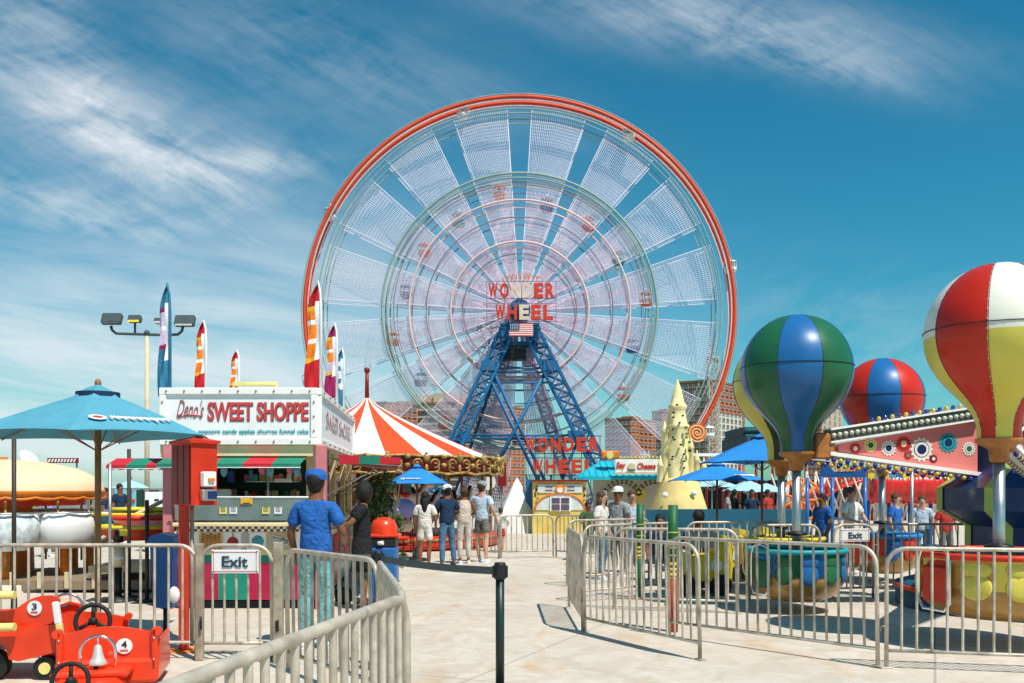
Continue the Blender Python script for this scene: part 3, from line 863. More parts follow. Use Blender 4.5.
mb.tube([(X(281, BD) + .13 * math.cos(k * 1.3) * (k / 30 + .3), BD - .016, (zp0 + zp1) / 2 + .07 * math.sin(k * 1.9) * (k / 40 + .4)) for k in range(40)], .007, 4); mb.build('funnel_cake_print', pic)
# striped skirt: green / crimson vertical panels of fabric, crimson lower third wavy
pxs = [205, 218, 233, 248, 262, 275, 290, 304, 318]
mb = MB(); 
mb.mat(paleyel); mb.box(((xl + xr) / 2, BD + .03, zp0 - .03), (xr - xl, .04, .05))
sk0 = .12; sk1 = zp0 - .06; zm = (sk0 + sk1) * .62
xs = [xl] + [X(p, BD) for p in pxs]
for i in range(len(xs) - 1):
    x0, x1 = xs[i], xs[i + 1]
    if i in (2, 3, 6, 8): mb.mat(greenp); mb.box(((x0 + x1) / 2, BD + .03, (sk0 + sk1) / 2), (x1 - x0, .04, sk1 - sk0))
    else:
        mb.mat(greenp); mb.box(((x0 + x1) / 2, BD + .03, (sk1 + zm) / 2 + .05), (x1 - x0, .04, sk1 - zm - .1))
        mb.mat(crims); mb.box(((x0 + x1) / 2, BD + .03, (sk0 + zm + .1) / 2), (x1 - x0, .04, zm + .1 - sk0))
mb.build('striped_skirt', t)
# side skirt
mb = MB(cream); fr2 = Vector((X(318, BD) , BD + .05, 0)); mb.add([fr2 + Vector((0, 0, .1)), bk + Vector((0, 0, .1)), bk + Vector((0, 0, 1.1)), fr2 + Vector((0, 0, 1.1))], [(0, 1, 2, 3)])
mb.mat(greenp); 
for k in range(6):
    q0 = fr2.lerp(bk, k / 6 + .01); q1 = fr2.lerp(bk, (k + 1) / 6 - .01); mb.mat((crims, greenp)[k % 2]); o = sn * .012
    mb.add([q0 + o + Vector((0, 0, .12)), q1 + o + Vector((0, 0, .12)), q1 + o + Vector((0, 0, .9)), q0 + o + Vector((0, 0, .9))], [(0, 1, 2, 3)])
mb.build('side_skirt', t)
mb = MB(cream); q = fr2.lerp(bk, .5); mb.box(q + Vector((-.1, 0, 1.12)), (L5, .35, .05), M=Ms)
for k in (0.15, .4, .7, .95): q = fr2.lerp(bk, k); mb.box(q + Vector((-.04, 0, 1.6)), (.08, .08, 1.1))
mb.build('side_counter', t)
# floor, back wall and interior fittings
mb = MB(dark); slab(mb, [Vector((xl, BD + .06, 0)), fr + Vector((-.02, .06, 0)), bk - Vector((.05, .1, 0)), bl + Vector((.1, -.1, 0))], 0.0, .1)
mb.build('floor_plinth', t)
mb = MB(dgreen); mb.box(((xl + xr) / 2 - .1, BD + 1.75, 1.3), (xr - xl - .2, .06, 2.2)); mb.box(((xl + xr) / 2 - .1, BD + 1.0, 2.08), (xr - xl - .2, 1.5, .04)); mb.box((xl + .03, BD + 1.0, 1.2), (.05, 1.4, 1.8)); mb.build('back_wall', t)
mb = MB(steel)
mb.box((X(222, 13.6), 13.6, 1.35), (.35, .3, .5), bev=.02); mb.box((X(285, 13.6), 13.6, 1.3), (.4, .3, .35), bev=.02); mb.tube([(X(268, 13.2), 13.2, 1.15), (X(268, 13.2), 13.2, 1.95)], .015, 8)
mb.box((X(246, 13.9), 13.9, 1.25), (.5, .3, .3), bev=.02); mb.mat(cream); mb.box((X(208, 13.8), 13.8, 2.0), (.5, .06, .12), M=Matrix.Rotation(R(12), 4, 'Y'))
mb.build('appliances', t)
mb = MB(blue); mb.box((X(203, 13.2), 13.2, 1.62), (.07, .05, .2)); mb.mat(white2); mb.box((X(283, 13.4), 13.4, 1.72), (.22, .1, .05)); mb.mat(redp); mb.box((X(280, 13.4), 13.35, 1.78), (.1, .08, .03)); mb.build('cartons', t)
mb = MB(); rnd = random.Random(21); cols_ = [mat('sweet_pink', (.70, .20, .35), .6), mat('sweet_blue', (.15, .45, .65), .6), paleyel, redp, white2, fgreen, tan, orange]
for z in (1.42, 1.72, 1.98):
    x = X(246, 14.3)
    while x < X(300, 14.3):
        w_ = rnd.uniform(.04, .10); h_ = rnd.uniform(.08, .18); mb.mat(cols_[rnd.randrange(8)]); mb.box((x, 14.32, z + h_ / 2), (w_ * .85, .07, h_), bev=.01); x += w_
mb.mat(steel)
for z in (1.41, 1.71, 1.97): mb.box(((X(246, 14.3) + X(300, 14.3)) / 2, 14.34, z), (X(300, 14.3) - X(246, 14.3), .16, .015))
mb.build('stocked_shelves', t)
mb = MB()
for i, px in enumerate((214, 224, 262, 270, 290, 297)): mb.mat(cols_[i % 2]); mb.ball((X(px, 12.95), 12.95, 1.88 - .03 * (i % 2)), .065, 10, (.8, .8, 1.3))
mb.build('candy_floss_bags', t)
mb = MB(white2)
for i, px in enumerate((228, 238, 270, 282)): mb.mat(white2 if i % 2 else cols_[2]); mb.box((X(px, BD), BD - .213, Z(510, BD)), (.10, .006, .09))
mb.mat(ink)
for i, px in enumerate((228, 238, 270, 282)):
    for k_ in range(4): mb.box((X(px, BD), BD - .218, Z(507, BD) - k_ * .018), (.07 - .01 * (k_ % 2), .003, .005))
mb.build('counter_notices', t)
mb = MB(mat('tube_lamp', (.9, .85, .7), .3, emit=(1.0, .82, .55))); mb.tube([(X(205, 13.4), 13.4, 2.03), (X(240, 13.6), 13.6, 2.03)], .018, 8); mb.build('strip_lamp', t)
mb = MB(shallg); mb.box(((xl + xr) / 2 - .02, BD - .2, (cz + Z(497, BD)) / 2 + .03), (xr - xl - .1, .01, Z(497, BD) - cz - .05)); mb.build('counter_glass', t)
mb = MB(white2); mb.tube([(xl, BD - .2, Z(497, BD)), (xr - .05, BD - .2, Z(497, BD))], .012, 8); mb.build('glass_rail', t)
mb = MB(mat('amber_card', (.72, .40, .04), .5)); mb.box((X(251, BD), BD - .215, Z(501, BD)), (.16, .01, .08), bev=.004); mb.mat(black); mb.box((X(251, BD), BD - .222, Z(503, BD)), (.09, .003, .012)); mb.build('price_card', t)
mb = MB(mat('screen_blue', (.05, .08, .5), .3)); mb.box((X(231, 13.9), 13.9, 1.78), (.09, .04, .16)); mb.build('small_poster', t)
mb = MB(paleyel); z0, z1 = zt, Z(379, BD)
mb.tube([(X(212, BD), BD + 1, z0), (X(212, BD), BD + 1, z1 + .04), (X(258, BD), BD + 1, z1 + .04), (X(258, BD), BD + 1, z0)], .035, 8); mb.build('roof_rail', t)


# feather flags
def feather(px, pt_, pb, D, cols, label, wpx=12, band=None, pole_m=None):
    x = X(px, D); z1 = Z(pt_, D); z0 = Z(pb, D); H = z1 - z0; w = wpx / F * D
    t = thing('feather_flag', label, 'flag', (x, D, z0), 'feather flags on the booth roof')
    mb = MB(pole_m or white2); mb.tube([(x, D, z0), (x, D, z0 + H * .75), (x - w * .05, D, z0 + H * .9), (x - .04, D, z1)], .024, 8, r1=.012); mb.build('pole', t)
    N_ = 24; mb = MB()
    for side in (0, 1):
        vs = []
        for i in range(N_ + 1):
            u = i / N_; z = z0 + H * (.10 + .88 * u)
            ww = w * (math.sin(min(1, (1 - u) * 2.6) * PI / 2) ** .8) * (.82 + .18 * math.sin(u * 9)) + .015
            for j in range(4):
                vs.append((x - .02 - ww * j / 3, D + .03 * math.sin(j * 2 + u * 11) * (j > 0) + side * .004, z - .06 * H * (j / 3) * (1 - u)))
        for i in range(N_):
            m = cols[-1]
            for lim, mm in band:
                if i / N_ < lim: m = mm; break
            for j in range(3):
                mb.mat(m if not (j == 0 and .28 < i / N_ < .8) else white2)
                k = i * 4 + j; f = [k, k + 1, k + 5, k + 4]
                o = len(mb.v); mb.add([vs[q] for q in f], [(0, 1, 2, 3) if side else (3, 2, 1, 0)])
    mb.build('sail', t); return t


fr_, fo, fw_, fy = mat('flag_red', (.50, .01, .015), .7), mat('flag_orange', (.80, .20, .01), .7), mat('flag_white', (.78, .74, .74), .7), mat('flag_yellow', (.80, .42, .02), .7)
fbl, fmg, flv = mat('flag_blue', (.03, .18, .30), .7), mat('flag_magenta', (.30, .01, .08), .7), mat('flag_lavender', (.55, .45, .62), .7)
bandR = [(.26, fr_), (.32, fy), (.44, fo), (.48, fw_), (.60, fo), (.64, fw_), (.74, fo), (.78, fy), (1.1, fr_)]
bandB = [(.38, fbl), (.44, fmg), (.56, flv), (.60, fw_), (.74, flv), (.78, fmg), (1.1, fbl)]
feather(170, 283, 402, 13.2, [fbl], 'blue and lavender feather flag at the left end of the booth roof', 11, bandB, MATS['flag_blue'])
feather(206, 320, 402, 14.2, [fr_], 'red and orange feather flag beside the yellow roof rail', 10, bandR)
feather(239, 350, 402, 15.5, [fr_], 'shortest red and orange feather flag, inside the yellow roof rail', 8, bandR)
feather(321, 281, 402, 13.2, [fr_], 'tallest red and orange feather flag, at the right front corner of the booth', 15, bandR)
feather(337, 323, 405, 15.5, [fr_], 'dark-tipped red and orange feather flag behind the tallest one', 11, [(.3, fmg), (.36, fy), (.46, flv), (.5, fw_), (.62, fo), (.66, fw_), (.76, fo), (.8, fy), (1.1, fmg)])
feather(344, 348, 412, 17.6, [fbl], 'small blue and white feather flag at the rear of the booth roof', 8, [(.3, fbl), (.4, fw_), (.5, fbl), (.6, fw_), (.7, fbl), (.78, fw_), (1.1, fbl)])

# flood-light mast
D = 30; t = thing('floodlight_mast', 'tan floodlight mast with four lamps on a curved crossbar', 'lamp post', (X(147, D), D, 0))
mb = MB(tan); mb.tube([(X(147, D), D, 0), (X(147, D), D, Z(336, D))], .085, 12, r1=.06); mb.build('mast', t)
mb = MB(mat('crossbar_dark', (.06, .08, .09), .5)); z = Z(334, D); arc = []
pts = [P(111, 326, D), P(112, 330, D), P(116, 333.5, D), P(130, 334, D), P(165, 335, D), P(178, 334.5, D), P(182, 331, D), P(183, 326, D)]
mb.tube(pts, .045, 8); mb.tube([P(135, 334, D), P(135, 323, D)], .035, 6); mb.ball(P(147, 333, D), .1, 8); mb.build('crossbar', t)
for px, py, w, h, m in ((112, 319, .62, .36, MATS['crossbar_dark']), (135, 319, .40, .22, yel), (160, 321, .34, .15, MATS['crossbar_dark']), (185, 321, .62, .36, MATS['crossbar_dark'])):
    mb = MB(MATS['crossbar_dark']); c_ = P(px, py, D); Mx = Matrix.Rotation(R(-25), 4, 'X'); mb.box(c_, (w, .2, h), M=Mx, bev=.03); ho = mb.build('lamp_head', t)
    mb = MB(mat('lamp_glass', (.45, .45, .4), .2) if px > 150 else m); mb.box(c_ + Vector((0, -.105, -.04)), (w * .86, .02, h * .78), M=Mx); mb.build('lens', ho)

# ================================================================ TICKET KIOSK BOX
D = 9.45; x0, x1 = X(170, D), X(217, D); xm = X(190, D); z0, z1 = Z(505, D), Z(441, D)
t = thing('control_box', 'red box on a red post with card reader, under the light blue umbrella tip', 'control box', (xm, D, 0))
mb = MB(redp)
foot = [Vector((x0, D + .06, 0)), Vector((X(191, D - .26), D - .26, 0)), Vector((x1, D + .0, 0)), Vector((x1 - .22, D + .34, 0))]
slab(mb, foot, z0, z1 - .03); cb_ = mb.build('cabinet', t)
mb = MB(dkred); nL = Vector((foot[1].y - foot[0].y, foot[0].x - foot[1].x, 0)).normalized(); oo = nL * .012  # dark red sheets over the left face paint in its shade
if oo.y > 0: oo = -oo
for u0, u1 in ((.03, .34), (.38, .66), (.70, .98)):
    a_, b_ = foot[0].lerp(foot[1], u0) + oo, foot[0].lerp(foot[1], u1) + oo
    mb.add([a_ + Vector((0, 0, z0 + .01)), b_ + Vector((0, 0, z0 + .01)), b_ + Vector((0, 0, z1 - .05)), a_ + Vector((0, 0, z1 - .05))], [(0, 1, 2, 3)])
mb.build('side_shade_panel', cb_)
mb = MB(redp); c0 = sum(foot, Vector()) / len(foot)
ft = [c0 + (p - c0) * 1.14 for p in foot]
top = c0 + Vector((0, 0, z1 + .05)); vs = [(p.x, p.y, z1 - .03) for p in ft] + [(p.x, p.y, z1) for p in ft] + [tuple(top)]
n = len(ft); mb.add(vs, [tuple(range(n))[::-1]] + [(i, (i + 1) % n, n + (i + 1) % n, n + i) for i in range(n)] + [(n + i, n + (i + 1) % n, 2 * n) for i in range(n)]); mb.build('roof', t)
e = (foot[2] - foot[1]); ln = e.length; ed = e.normalized(); en = Vector((ed.y, -ed.x, 0)); Mf = Matrix((ed, -en, Vector((0, 0, 1)))).transposed().to_4x4()
q = foot[1] + ed * (ln * .56) + en * .04
mb = MB(white2); mb.box(q + Vector((0, 0, z0 + .255)), (.15, .07, .15), M=Mf, bev=.012); mb.mat(orange); mb.box(q + en * .045 + Vector((0, 0, z0 + .25)), (.07, .02, .03), M=Mf); mb.build('ticket_printer', t)
mb = MB(steel); mb.box(q + Vector((0, 0, z0 + .10)), (.17, .06, .11), M=Mf, bev=.012); mb.mat(navy); mb.box(q + en * .035 + ed * .02 + Vector((0, 0, z0 + .10)), (.10, .015, .075), M=Mf); mb.build('card_reader', t)
mb = MB(redp); mb.box((X(184, D), D, z0 / 2), (.085, .085, z0), bev=.008); mb.mat(orange); mb.tube([(X(184, D), D, .0), (X(184, D), D, .012)], .16, 20); mb.build('post', t)
mb = MB(galv2); mb.tube([(X(192, D), D, .05), (X(192, D), D, z0)], .02, 8); mb.build('conduit', t)
mb = MB(white2); mb.ball((X(178.5, D), D - .12, .57), .07, 14, (.8, .5, 1.2)); mb.build('cable_bag', t)

D = 10.4; q = G(165, 650); t = thing('recycling_bin', 'blue bin with a sloped lid behind the left barrier beside the red post', 'bin', (X(166, D), D, 0))
mb = MB(mat('bin_blue', (.02, .12, .36), .45, coat=.2)); xc = X(166, D)
vs = []
for z, s_ in ((.32, .8), (1.02, 1)): vs += [(xc + a * .125 * s_, D + b * .14 * s_, z) for a, b in ((-1, -1), (1, -1), (1, 1), (-1, 1))]
mb.add(vs, [(3, 2, 1, 0), (4, 5, 6, 7)] + [(i, (i + 1) % 4, 4 + (i + 1) % 4, 4 + i) for i in range(4)]); mb.build('body', t)
mb = MB(MATS['bin_blue']); mb.prism([(xc - .15, 1.025), (xc + .15, 1.025), (xc + .12, 1.10), (xc - .03, 1.13), (xc - .12, 1.10)], D - .16, D + .16); mb.build('lid', t)
mb = MB(black); mb.tube([(xc, D, 0), (xc, D, .33)], .03, 8); mb.build('stand', t)

# ================================================================ TOY TRUCKS
def swheel(mb, c, r, M=None):
    sv = mb.M; mb.M = sv @ Matrix.Translation(c) @ (M or Matrix.Rotation(R(78), 4, 'X'))
    mb.tube([(r * math.cos(2 * PI * i / 28), r * math.sin(2 * PI * i / 28), 0) for i in range(29)], r * .14, 10, False)
    for a in (R(90), R(210), R(330)): mb.tube([(0, 0, -.012), (r * math.cos(a), r * math.sin(a), 0)], r * .13, 8, flat=r * .07)
    mb.lathe([(.001, .02), (r * .24, .018), (r * .27, -.02), (.001, -.03)], (0, 0, 0), 16)
    mb.tube([(0, 0, -.02), (0, 0, -.22)], r * .1, 8)
    mb.M = sv


def back_panel(mb, x0, x1, y, zt, z0, th=.03):
    n = 16; top = []
    for i in range(n + 1):
        u = i / n; top.append((x0 + (x1 - x0) * u, zt - .045 + .055 * math.sin(PI * min(1, max(0, (u - .04) / .92)))))
    mb.prism([(x0, z0)] + top + [(x1, z0)], y - th / 2, y + th / 2)


def badge(par, c, num):
    mb = MB(white2); mb.disc(c, .062, 28, .006); b = mb.build('number_badge', par)
    text('numeral', num, black, b, Vector(c) + Vector((0, -.009, .014)), .042, .055, depth=.004, bold=.01)
    mb = MB(redp)
    for k in range(5): mb.box((c[0] - .024 + k * .012, c[1] - .009, c[2] - .034), (.009, .004, .014))
    mb.build('badge_lettering', b)


def bell_arch(par, x0, x1, y, z0, z1):
    mb = MB(chrome); r = (x1 - x0) / 2; cx_ = (x0 + x1) / 2
    mb.tube([(x0, y, z0)] + [(cx_ - r * math.cos(PI * i / 12), y, z1 - r + r * math.sin(PI * i / 12)) for i in range(13)] + [(x1, y, z0)], .012, 10)
    for x in (x0, x1): mb.lathe([(.022, 0), (.02, .02), (.012, .03)], (x, y, z0 - .01), 12)
    ar = mb.build('bell_arch', par)
    mb = MB(mat('bell_metal', (.72, .70, .66), .35, .5, .1)); mb.lathe([(.001, .0), (.018, -.003), (.028, -.02), (.036, -.07), (.055, -.13), (.075, -.152), (.07, -.155), (.03, -.07), (.001, -.02)], (cx_, y, z1 - .065), 24)
    mb.tube([(cx_, y, z1 - .005), (cx_, y, z1 - .07)], .006, 6); mb.build('bell', ar)
    mb = MB(black); mb.tube([(cx_, y, z1 - .12), (cx_ + .005, y - .02, z1 - .2), (cx_ - .04, y - .05, z1 - .32)], .018, 6, flat=.004); mb.build('bell_strap', ar)


t = thing('toy_fire_truck', 'red toy fire truck numbered four with a chrome bell and black steering wheels', 'toy truck', (-3.2, 7.6, 0), 'red toy fire trucks')
xa, xb = X(62, 7.6), X(155, 7.6)
mb = MB(redcar)
back_panel(mb, xa, xb, 7.6, .505, .12); mb.box((xa + .02, 7.57, .33), (.05, .06, .34), bev=.015); mb.box((xb - .02, 7.57, .33), (.05, .06, .34), bev=.015)
for x in (xa, xb): mb.tube([(x, 7.63, .47), (x, 7.54, .47)], .035, 14)
mb.build('backrest', t)
mb = MB(redcar); back_panel(mb, X(66, 8.25), X(146, 8.25), 8.25, .55, .12)
for x in (X(66, 8.25), X(146, 8.25)): mb.tube([(x, 8.28, .51), (x, 8.2, .51)], .03, 14)
mb.build('backrest', t)
mb = MB(redcar); mb.box(((xa + xb) / 2, 7.93, .16), (xb - xa + .03, .78, .2), bev=.03); mb.box(((xa + xb) / 2 - .08, 7.42, .19), (xb - xa - .18, .3, .06), bev=.02)
for x in (xa + .0, xb - .0): mb.box((x, 7.92, .28), (.035, .62, .24), bev=.015)
mb.build('body', t)
mb = MB(redcar); mb.box((X(75, 7.2) , 7.2, .10), (.5, .5, .14), bev=.05); mb.build('bonnet', t)
for (px, py, D, r) in ((106, 620, 8.0, .135), (53, 680, 7.0, .125)):
    mb = MB(rubber); swheel(mb, P(px, py, D), r); mb.build('steering_wheel', t)
bell_arch(t, X(76, 7.4), X(109, 7.4), 7.4, .20, .47)
badge(t, (X(124, 7.6), 7.578, Z(646, 7.6)), '4')
mb = MB(chrome)
for x in (xa + .02, xb - .02):
    for z in (.25, .42): mb.ball((x, 7.535, z), .009, 8)
mb.tube([(X(82, 8.6), 8.6, .5)] + [(X(98, 8.6) - .13 * math.cos(PI * i / 10), 8.6, .56 + .12 * math.sin(PI * i / 10)) for i in range(11)] + [(X(113, 8.6), 8.6, .45)], .011, 8)
mb.build('trim', t)
mb = MB(black); mb.tube([P(74, 617, 8.45), P(80, 608, 8.45), P(98, 603, 8.45)], .01, 6); mb.build('rein', t)
for x in (xa + .12, xb - .12):
    for y in (7.7, 8.2):
        mb = MB(rubber); mb.tube([(x - .04, y, .1), (x + .04, y, .1)], .1, 20); w = mb.build('wheel', t)
        mb = MB(yel); mb.tube([(x - .045, y, .1), (x + .045, y, .1)], .05, 14); mb.build('hub_cap', w)

t.rotation_euler = (0, 0, R(13))
t = thing('toy_fire_truck', 'red toy fire truck numbered three with a yellow ladder, cut by the left photo edge', 'toy truck', (X(10, 8), 8.2, 0), 'red toy fire trucks')
def pz(px, py, D=8.0): return (X(px, D), Z(py, D))
mb = MB(redcar)
prof = [pz(59, 600), pz(57, 597), pz(50, 595.5), pz(40, 596), pz(32, 598.5), pz(24, 603), pz(17, 608), pz(8, 611), pz(-50, 611), pz(-50, 624), pz(8, 625), pz(30, 628), pz(54, 623)]
mb.prism(prof[::-1], 8.0, 8.03); mb.build('seat_side', t)
mb = MB(redcar); prof = [pz(56, 624), pz(30, 627), pz(8, 625), pz(-50, 624), pz(-50, 657), pz(-18, 657), pz(-14, 645), pz(-4, 638), pz(6, 645), pz(10, 659), pz(20, 661), pz(56, 652)]
mb.prism(prof[::-1], 7.98, 8.6); mb.build('body', t)
mb = MB(redcar); prof = [pz(52, 612), pz(40, 609), pz(20, 616), pz(-50, 618), pz(-50, 630), pz(50, 630)]; mb.prism(prof[::-1], 8.52, 8.55); mb.build('seat_side', t)
badge(t, (X(35, 8), 7.995, Z(608, 8)), '3')
mb = MB(paleyel)
for py in (595, 627): mb.tube([P(-60, py + 1, 7.9), P(15, py, 7.9)], .035, 8)
for px in (-40, -20): mb.tube([P(px, 595, 7.9), P(px, 627, 7.9)], .02, 6)
mb.build('ladder', t)
mb = MB(white2); mb.box(P(57, 613, 7.9), (.055, .05, .19), M=Matrix.Rotation(R(-8), 4, 'Y'), bev=.012); mb.mat(paleyel); mb.box(P(61, 642, 7.9), (.055, .05, .32), M=Matrix.Rotation(R(-6), 4, 'Y'), bev=.012); mb.build('side_rail', t)
for px, py in ((-6, 650), (47, 661)):
    mb = MB(rubber); c = P(px, py, 8.05); c.z = .125 if px < 0 else .1; mb.tube([c + Vector((0, -.04, 0)), c + Vector((0, .06, 0))], .125 if px < 0 else .1, 22); w = mb.build('wheel', t)
    mb = MB(paleyel); mb.tube([c + Vector((0, -.05, 0)), c + Vector((0, -.03, 0))], .05, 14); mb.build('hub_cap', w)

# ================================================================ CAROUSEL
D = 27; cxx = X(367, D); Rc = 3.78; ze = 2.38; za = Z(397, D)
t = thing('carousel', 'carousel with a red and white striped tent roof and ornate gold rounding boards', 'carousel', (cxx, D, 0))
mb = MB(); n = 24; sub = 4; K = 10; ph = R(-104)
prof = [(max(.02, Rc * u), za + (ze - za) * (u ** .82)) for u in [i / K for i in range(K + 1)]]
mb.lathe(prof, (cxx, D, 0), n * sub, a0=ph, a1=ph + 2 * PI, matf=lambda j, i: (redT, whiteT)[(j // sub) % 2],
         rf=lambda a, z: 1 - .02 * abs(math.sin((a - ph) * n / 2)) * (1 if z < 3.6 else 0), smooth=False)
mb.build('tent_roof', t)
mb = MB(dkred); mb.tube([(cxx, D, za - .05), (cxx, D, za + .72)], .065, 8, r1=.05); mb.ball((cxx, D, za + .76), .09, 8); mb.build('roof_finial', t)
rb = MB(mat('rounding_board_red', (.22, .02, .015), .45, 0, .3, 5)); rb.lathe([(Rc + .02, ze + .02), (Rc + .05, ze - .42), (Rc - .04, ze - .42), (Rc - .04, ze + .02)], (cxx, D, 0), 48)
rbo = rb.build('rounding_boards', t)
mb = MB(gold)
for i in range(24):
    a = ph + 2 * PI * i / 24; ax, ay = math.cos(a), math.sin(a); c = Vector((cxx + (Rc + .08) * ax, D + (Rc + .08) * ay, ze - .14))
    mb.ball(c + Vector((0, 0, .12)), .11, 10, (.9, .5, 1.0)); mb.ball(c - Vector((0, 0, .14)), .07, 8, (.7, .5, 1.5)); mb.ball(c + Vector((0, 0, .23)), .045, 8)
    for s_ in (-1, 1):
        a2 = a + s_ * PI / 24 * .5; pts = []
        for k in range(9):
            q = k / 8 * PI * 1.6; aa = a + s_ * (.03 + .04 * (1 - math.cos(q)) * .8); zz = ze - .16 + .11 * math.sin(q)
            pts.append((cxx + (Rc + .09) * math.cos(aa), D + (Rc + .09) * math.sin(aa), zz))
        mb.tube(pts, .022, 5); mb.tube([(p[0], p[1], 2 * ze - .42 - p[2]) for p in pts[2:]], .016, 5)
    a3 = a + PI / 24
    mb.ball((cxx + (Rc + .07) * math.cos(a3), D + (Rc + .07) * math.sin(a3), ze + .02), .1, 8, (1, 1, .7))
    mb.ball((cxx + (Rc + .07) * math.cos(a3), D + (Rc + .07) * math.sin(a3), ze - .2), .09, 8, (1, 1, .7))
mb.tube([(cxx + (Rc + .07) * math.cos(2 * PI * i / 72), D + (Rc + .07) * math.sin(2 * PI * i / 72), ze - .4 + .03 * math.sin(i * PI / 1.5)) for i in range(73)], .035, 6, False)
mb.tube([(cxx + (Rc + .05) * math.cos(2 * PI * i / 96), D + (Rc + .05) * math.sin(2 * PI * i / 96), ze + .01 + .035 * abs(math.sin(i * PI / 4))) for i in range(97)], .03, 6, False)
mb.build('gilded_carving', rbo)
mb = MB(dkred); mb.lathe([(.01, ze - .1), (Rc - .1, ze - .12), (Rc - .1, ze - .25), (.01, ze - .2)], (cxx, D, 0), 32); mb.build('ceiling', t)
mb = MB(redp); mb.lathe([(.01, .34), (Rc - .1, .34), (Rc - .05, .30), (Rc - .05, .05), (.01, .05)], (cxx, D, 0), 48); mb.mat(gold); mb.lathe([(Rc - .03, .31), (Rc - .02, .26), (Rc - .045, .25)], (cxx, D, 0), 48); mb.build('platform', t)
mb = MB(dkred); colsx = [dkred, blue, gold, white, redp, teal]
mb.lathe([(1.15, .35), (1.15, .9), (1.25, .95), (1.25, 1.9), (1.1, ze - .2)], (cxx, D, 0), 12, matf=lambda j, i: colsx[(j * 5 + i * 2) % 6], smooth=False); mb.build('centre_drum', t)


def horse(a, rr, zz, mc, k):
    ht = mb = MB(mc)
    M0 = Matrix.Translation((cxx + rr * math.cos(a), D + rr * math.sin(a), zz)) @ Matrix.Rotation(a + PI / 2, 4, 'Z')
    V = [(0, 0, 0), (.32, 0, .02), (.52, 0, .22), (.62, 0, .42), (.80, 0, .36), (-.30, 0, .02), (.38, .1, -.15), (.55, .1, -.28), (.42, .1, -.45), (.38, -.1, -.15), (.62, -.1, -.2), (.60, -.1, -.42),
         (-.36, .1, -.2), (-.30, .1, -.35), (-.48, .1, -.5), (-.36, -.1, -.2), (-.22, -.1, -.38), (-.36, -.1, -.55)]
    E = [(0, 1), (1, 2), (2, 3), (3, 4), (0, 5), (1, 6), (6, 7), (7, 8), (1, 9), (9, 10), (10, 11), (5, 12), (12, 13), (13, 14), (5, 15), (15, 16), (16, 17)]
    rad = [(.17, .19), (.16, .18), .10, .085, .05, (.16, .17), .07, .04, .035, .07, .04, .035, .08, .045, .035, .08, .045, .035]
    V = [tuple(M0 @ Vector(v) - t.location) for v in V]
    me = skin_mesh(V, E, rad, mc, 1); o = bpy.data.objects.new('horse', me); C.objects.link(o); o.parent = t; me.name = 'horse'
    mb = MB((redp, blue, gold, teal)[k % 4]); mb.M = M0; mb.ball((0, 0, .12), .17, 10, (1, 1.05, .6)); sd_ = mb.build('saddle', o)
    mb = MB(hairb); mb.M = M0; mb.tube([(.62, 0, .5), (.46, 0, .38), (.36, 0, .2)], .05, 6, flat=.03); mb.tube([(-.44, 0, .08), (-.6, 0, -.05), (-.62, 0, -.35)], .05, 6, r1=.02); mb.build('mane', o)
    mb = MB(brass); mb.tube([M0 @ Vector((0, 0, -zz + .35)), M0 @ Vector((0, 0, ze - .2 - zz))], .025, 6); mb.build('pole', o)


for k in range(10):
    horse(R(-150 + 22 * k), 2.9 - .7 * (k % 2), 1.15 + .15 * math.sin(k * 2.1), (white2, tan, hairg, white2, peach)[k % 5], k)
mb = MB(gold)
for k in range(8): a = R(-170 + 25 * k); mb.tube([(cxx + (Rc - .25) * math.cos(a), D + (Rc - .25) * math.sin(a), .3), (cxx + (Rc - .25) * math.cos(a), D + (Rc - .25) * math.sin(a), ze - .2)], .04, 8)
mb.build('posts', t)
# dome painted panels inside: coloured lit pictures
mb = MB(); 
for k in range(10):
    a = R(-140 + 22 * k); mb.mat((blue, fgreen, white2, orange, navy)[k % 5]); p = Vector((cxx + 2.3 * math.cos(a), D + 2.3 * math.sin(a), ze - .42))
    mb.box(p, (.62, .04, .34), rz=a + PI / 2)
mb.build('scenery_panels', t)
# carousel fence
mb = MB(dkred); fx0, fx1 = X(384, 24), X(408, 22.3)
for z in (.25, .62, 1.0): mb.tube([(fx0 - .4, 22.8, z), (fx1 + .2, 22.6, z)], .03, 8)
for k in range(9): x = fx0 - .4 + (fx1 - fx0 + .6) * k / 8; mb.tube([(x, 22.7, .05), (x, 22.7, 1.0)], .02, 6)
mb.mat(redp); mb.box(((fx0 + fx1) / 2 - .1, 22.45, .42), (1.0, .34, .1), bev=.03)
tag(mb.build('queue_bench'), 'dark red railing with a red padded bench beside the carousel', 'bench')
t = thing('parasol_stroller', 'pram with a lilac sunshade beside the carousel railing', 'pram', (X(404, 21.5), 21.5, 0))
mb = MB(mat('lilac_canvas', (.50, .38, .62), .7)); mb.lathe([(.36 * math.sin(PI / 2 * i / 6), .95 + .42 * math.cos(PI / 2 * i / 6)) for i in range(7)], (X(404, 21.5), 21.5, 0), 20); mb.build('sunshade', t)
mb = MB(peach); mb.box((X(404, 21.5), 21.5, .75), (.42, .5, .25), bev=.08); mb.mat(black); mb.tube([(X(404, 21.5), 21.75, .75), (X(404, 21.5), 21.95, 1.0)], .015, 6)
for sx in (-1, 1): mb.tube([(X(404, 21.5) + .2 * sx, 21.4, .7), (X(404, 21.5) + .2 * sx, 21.75, .12)], .015, 6)
mb.build('seat', t)
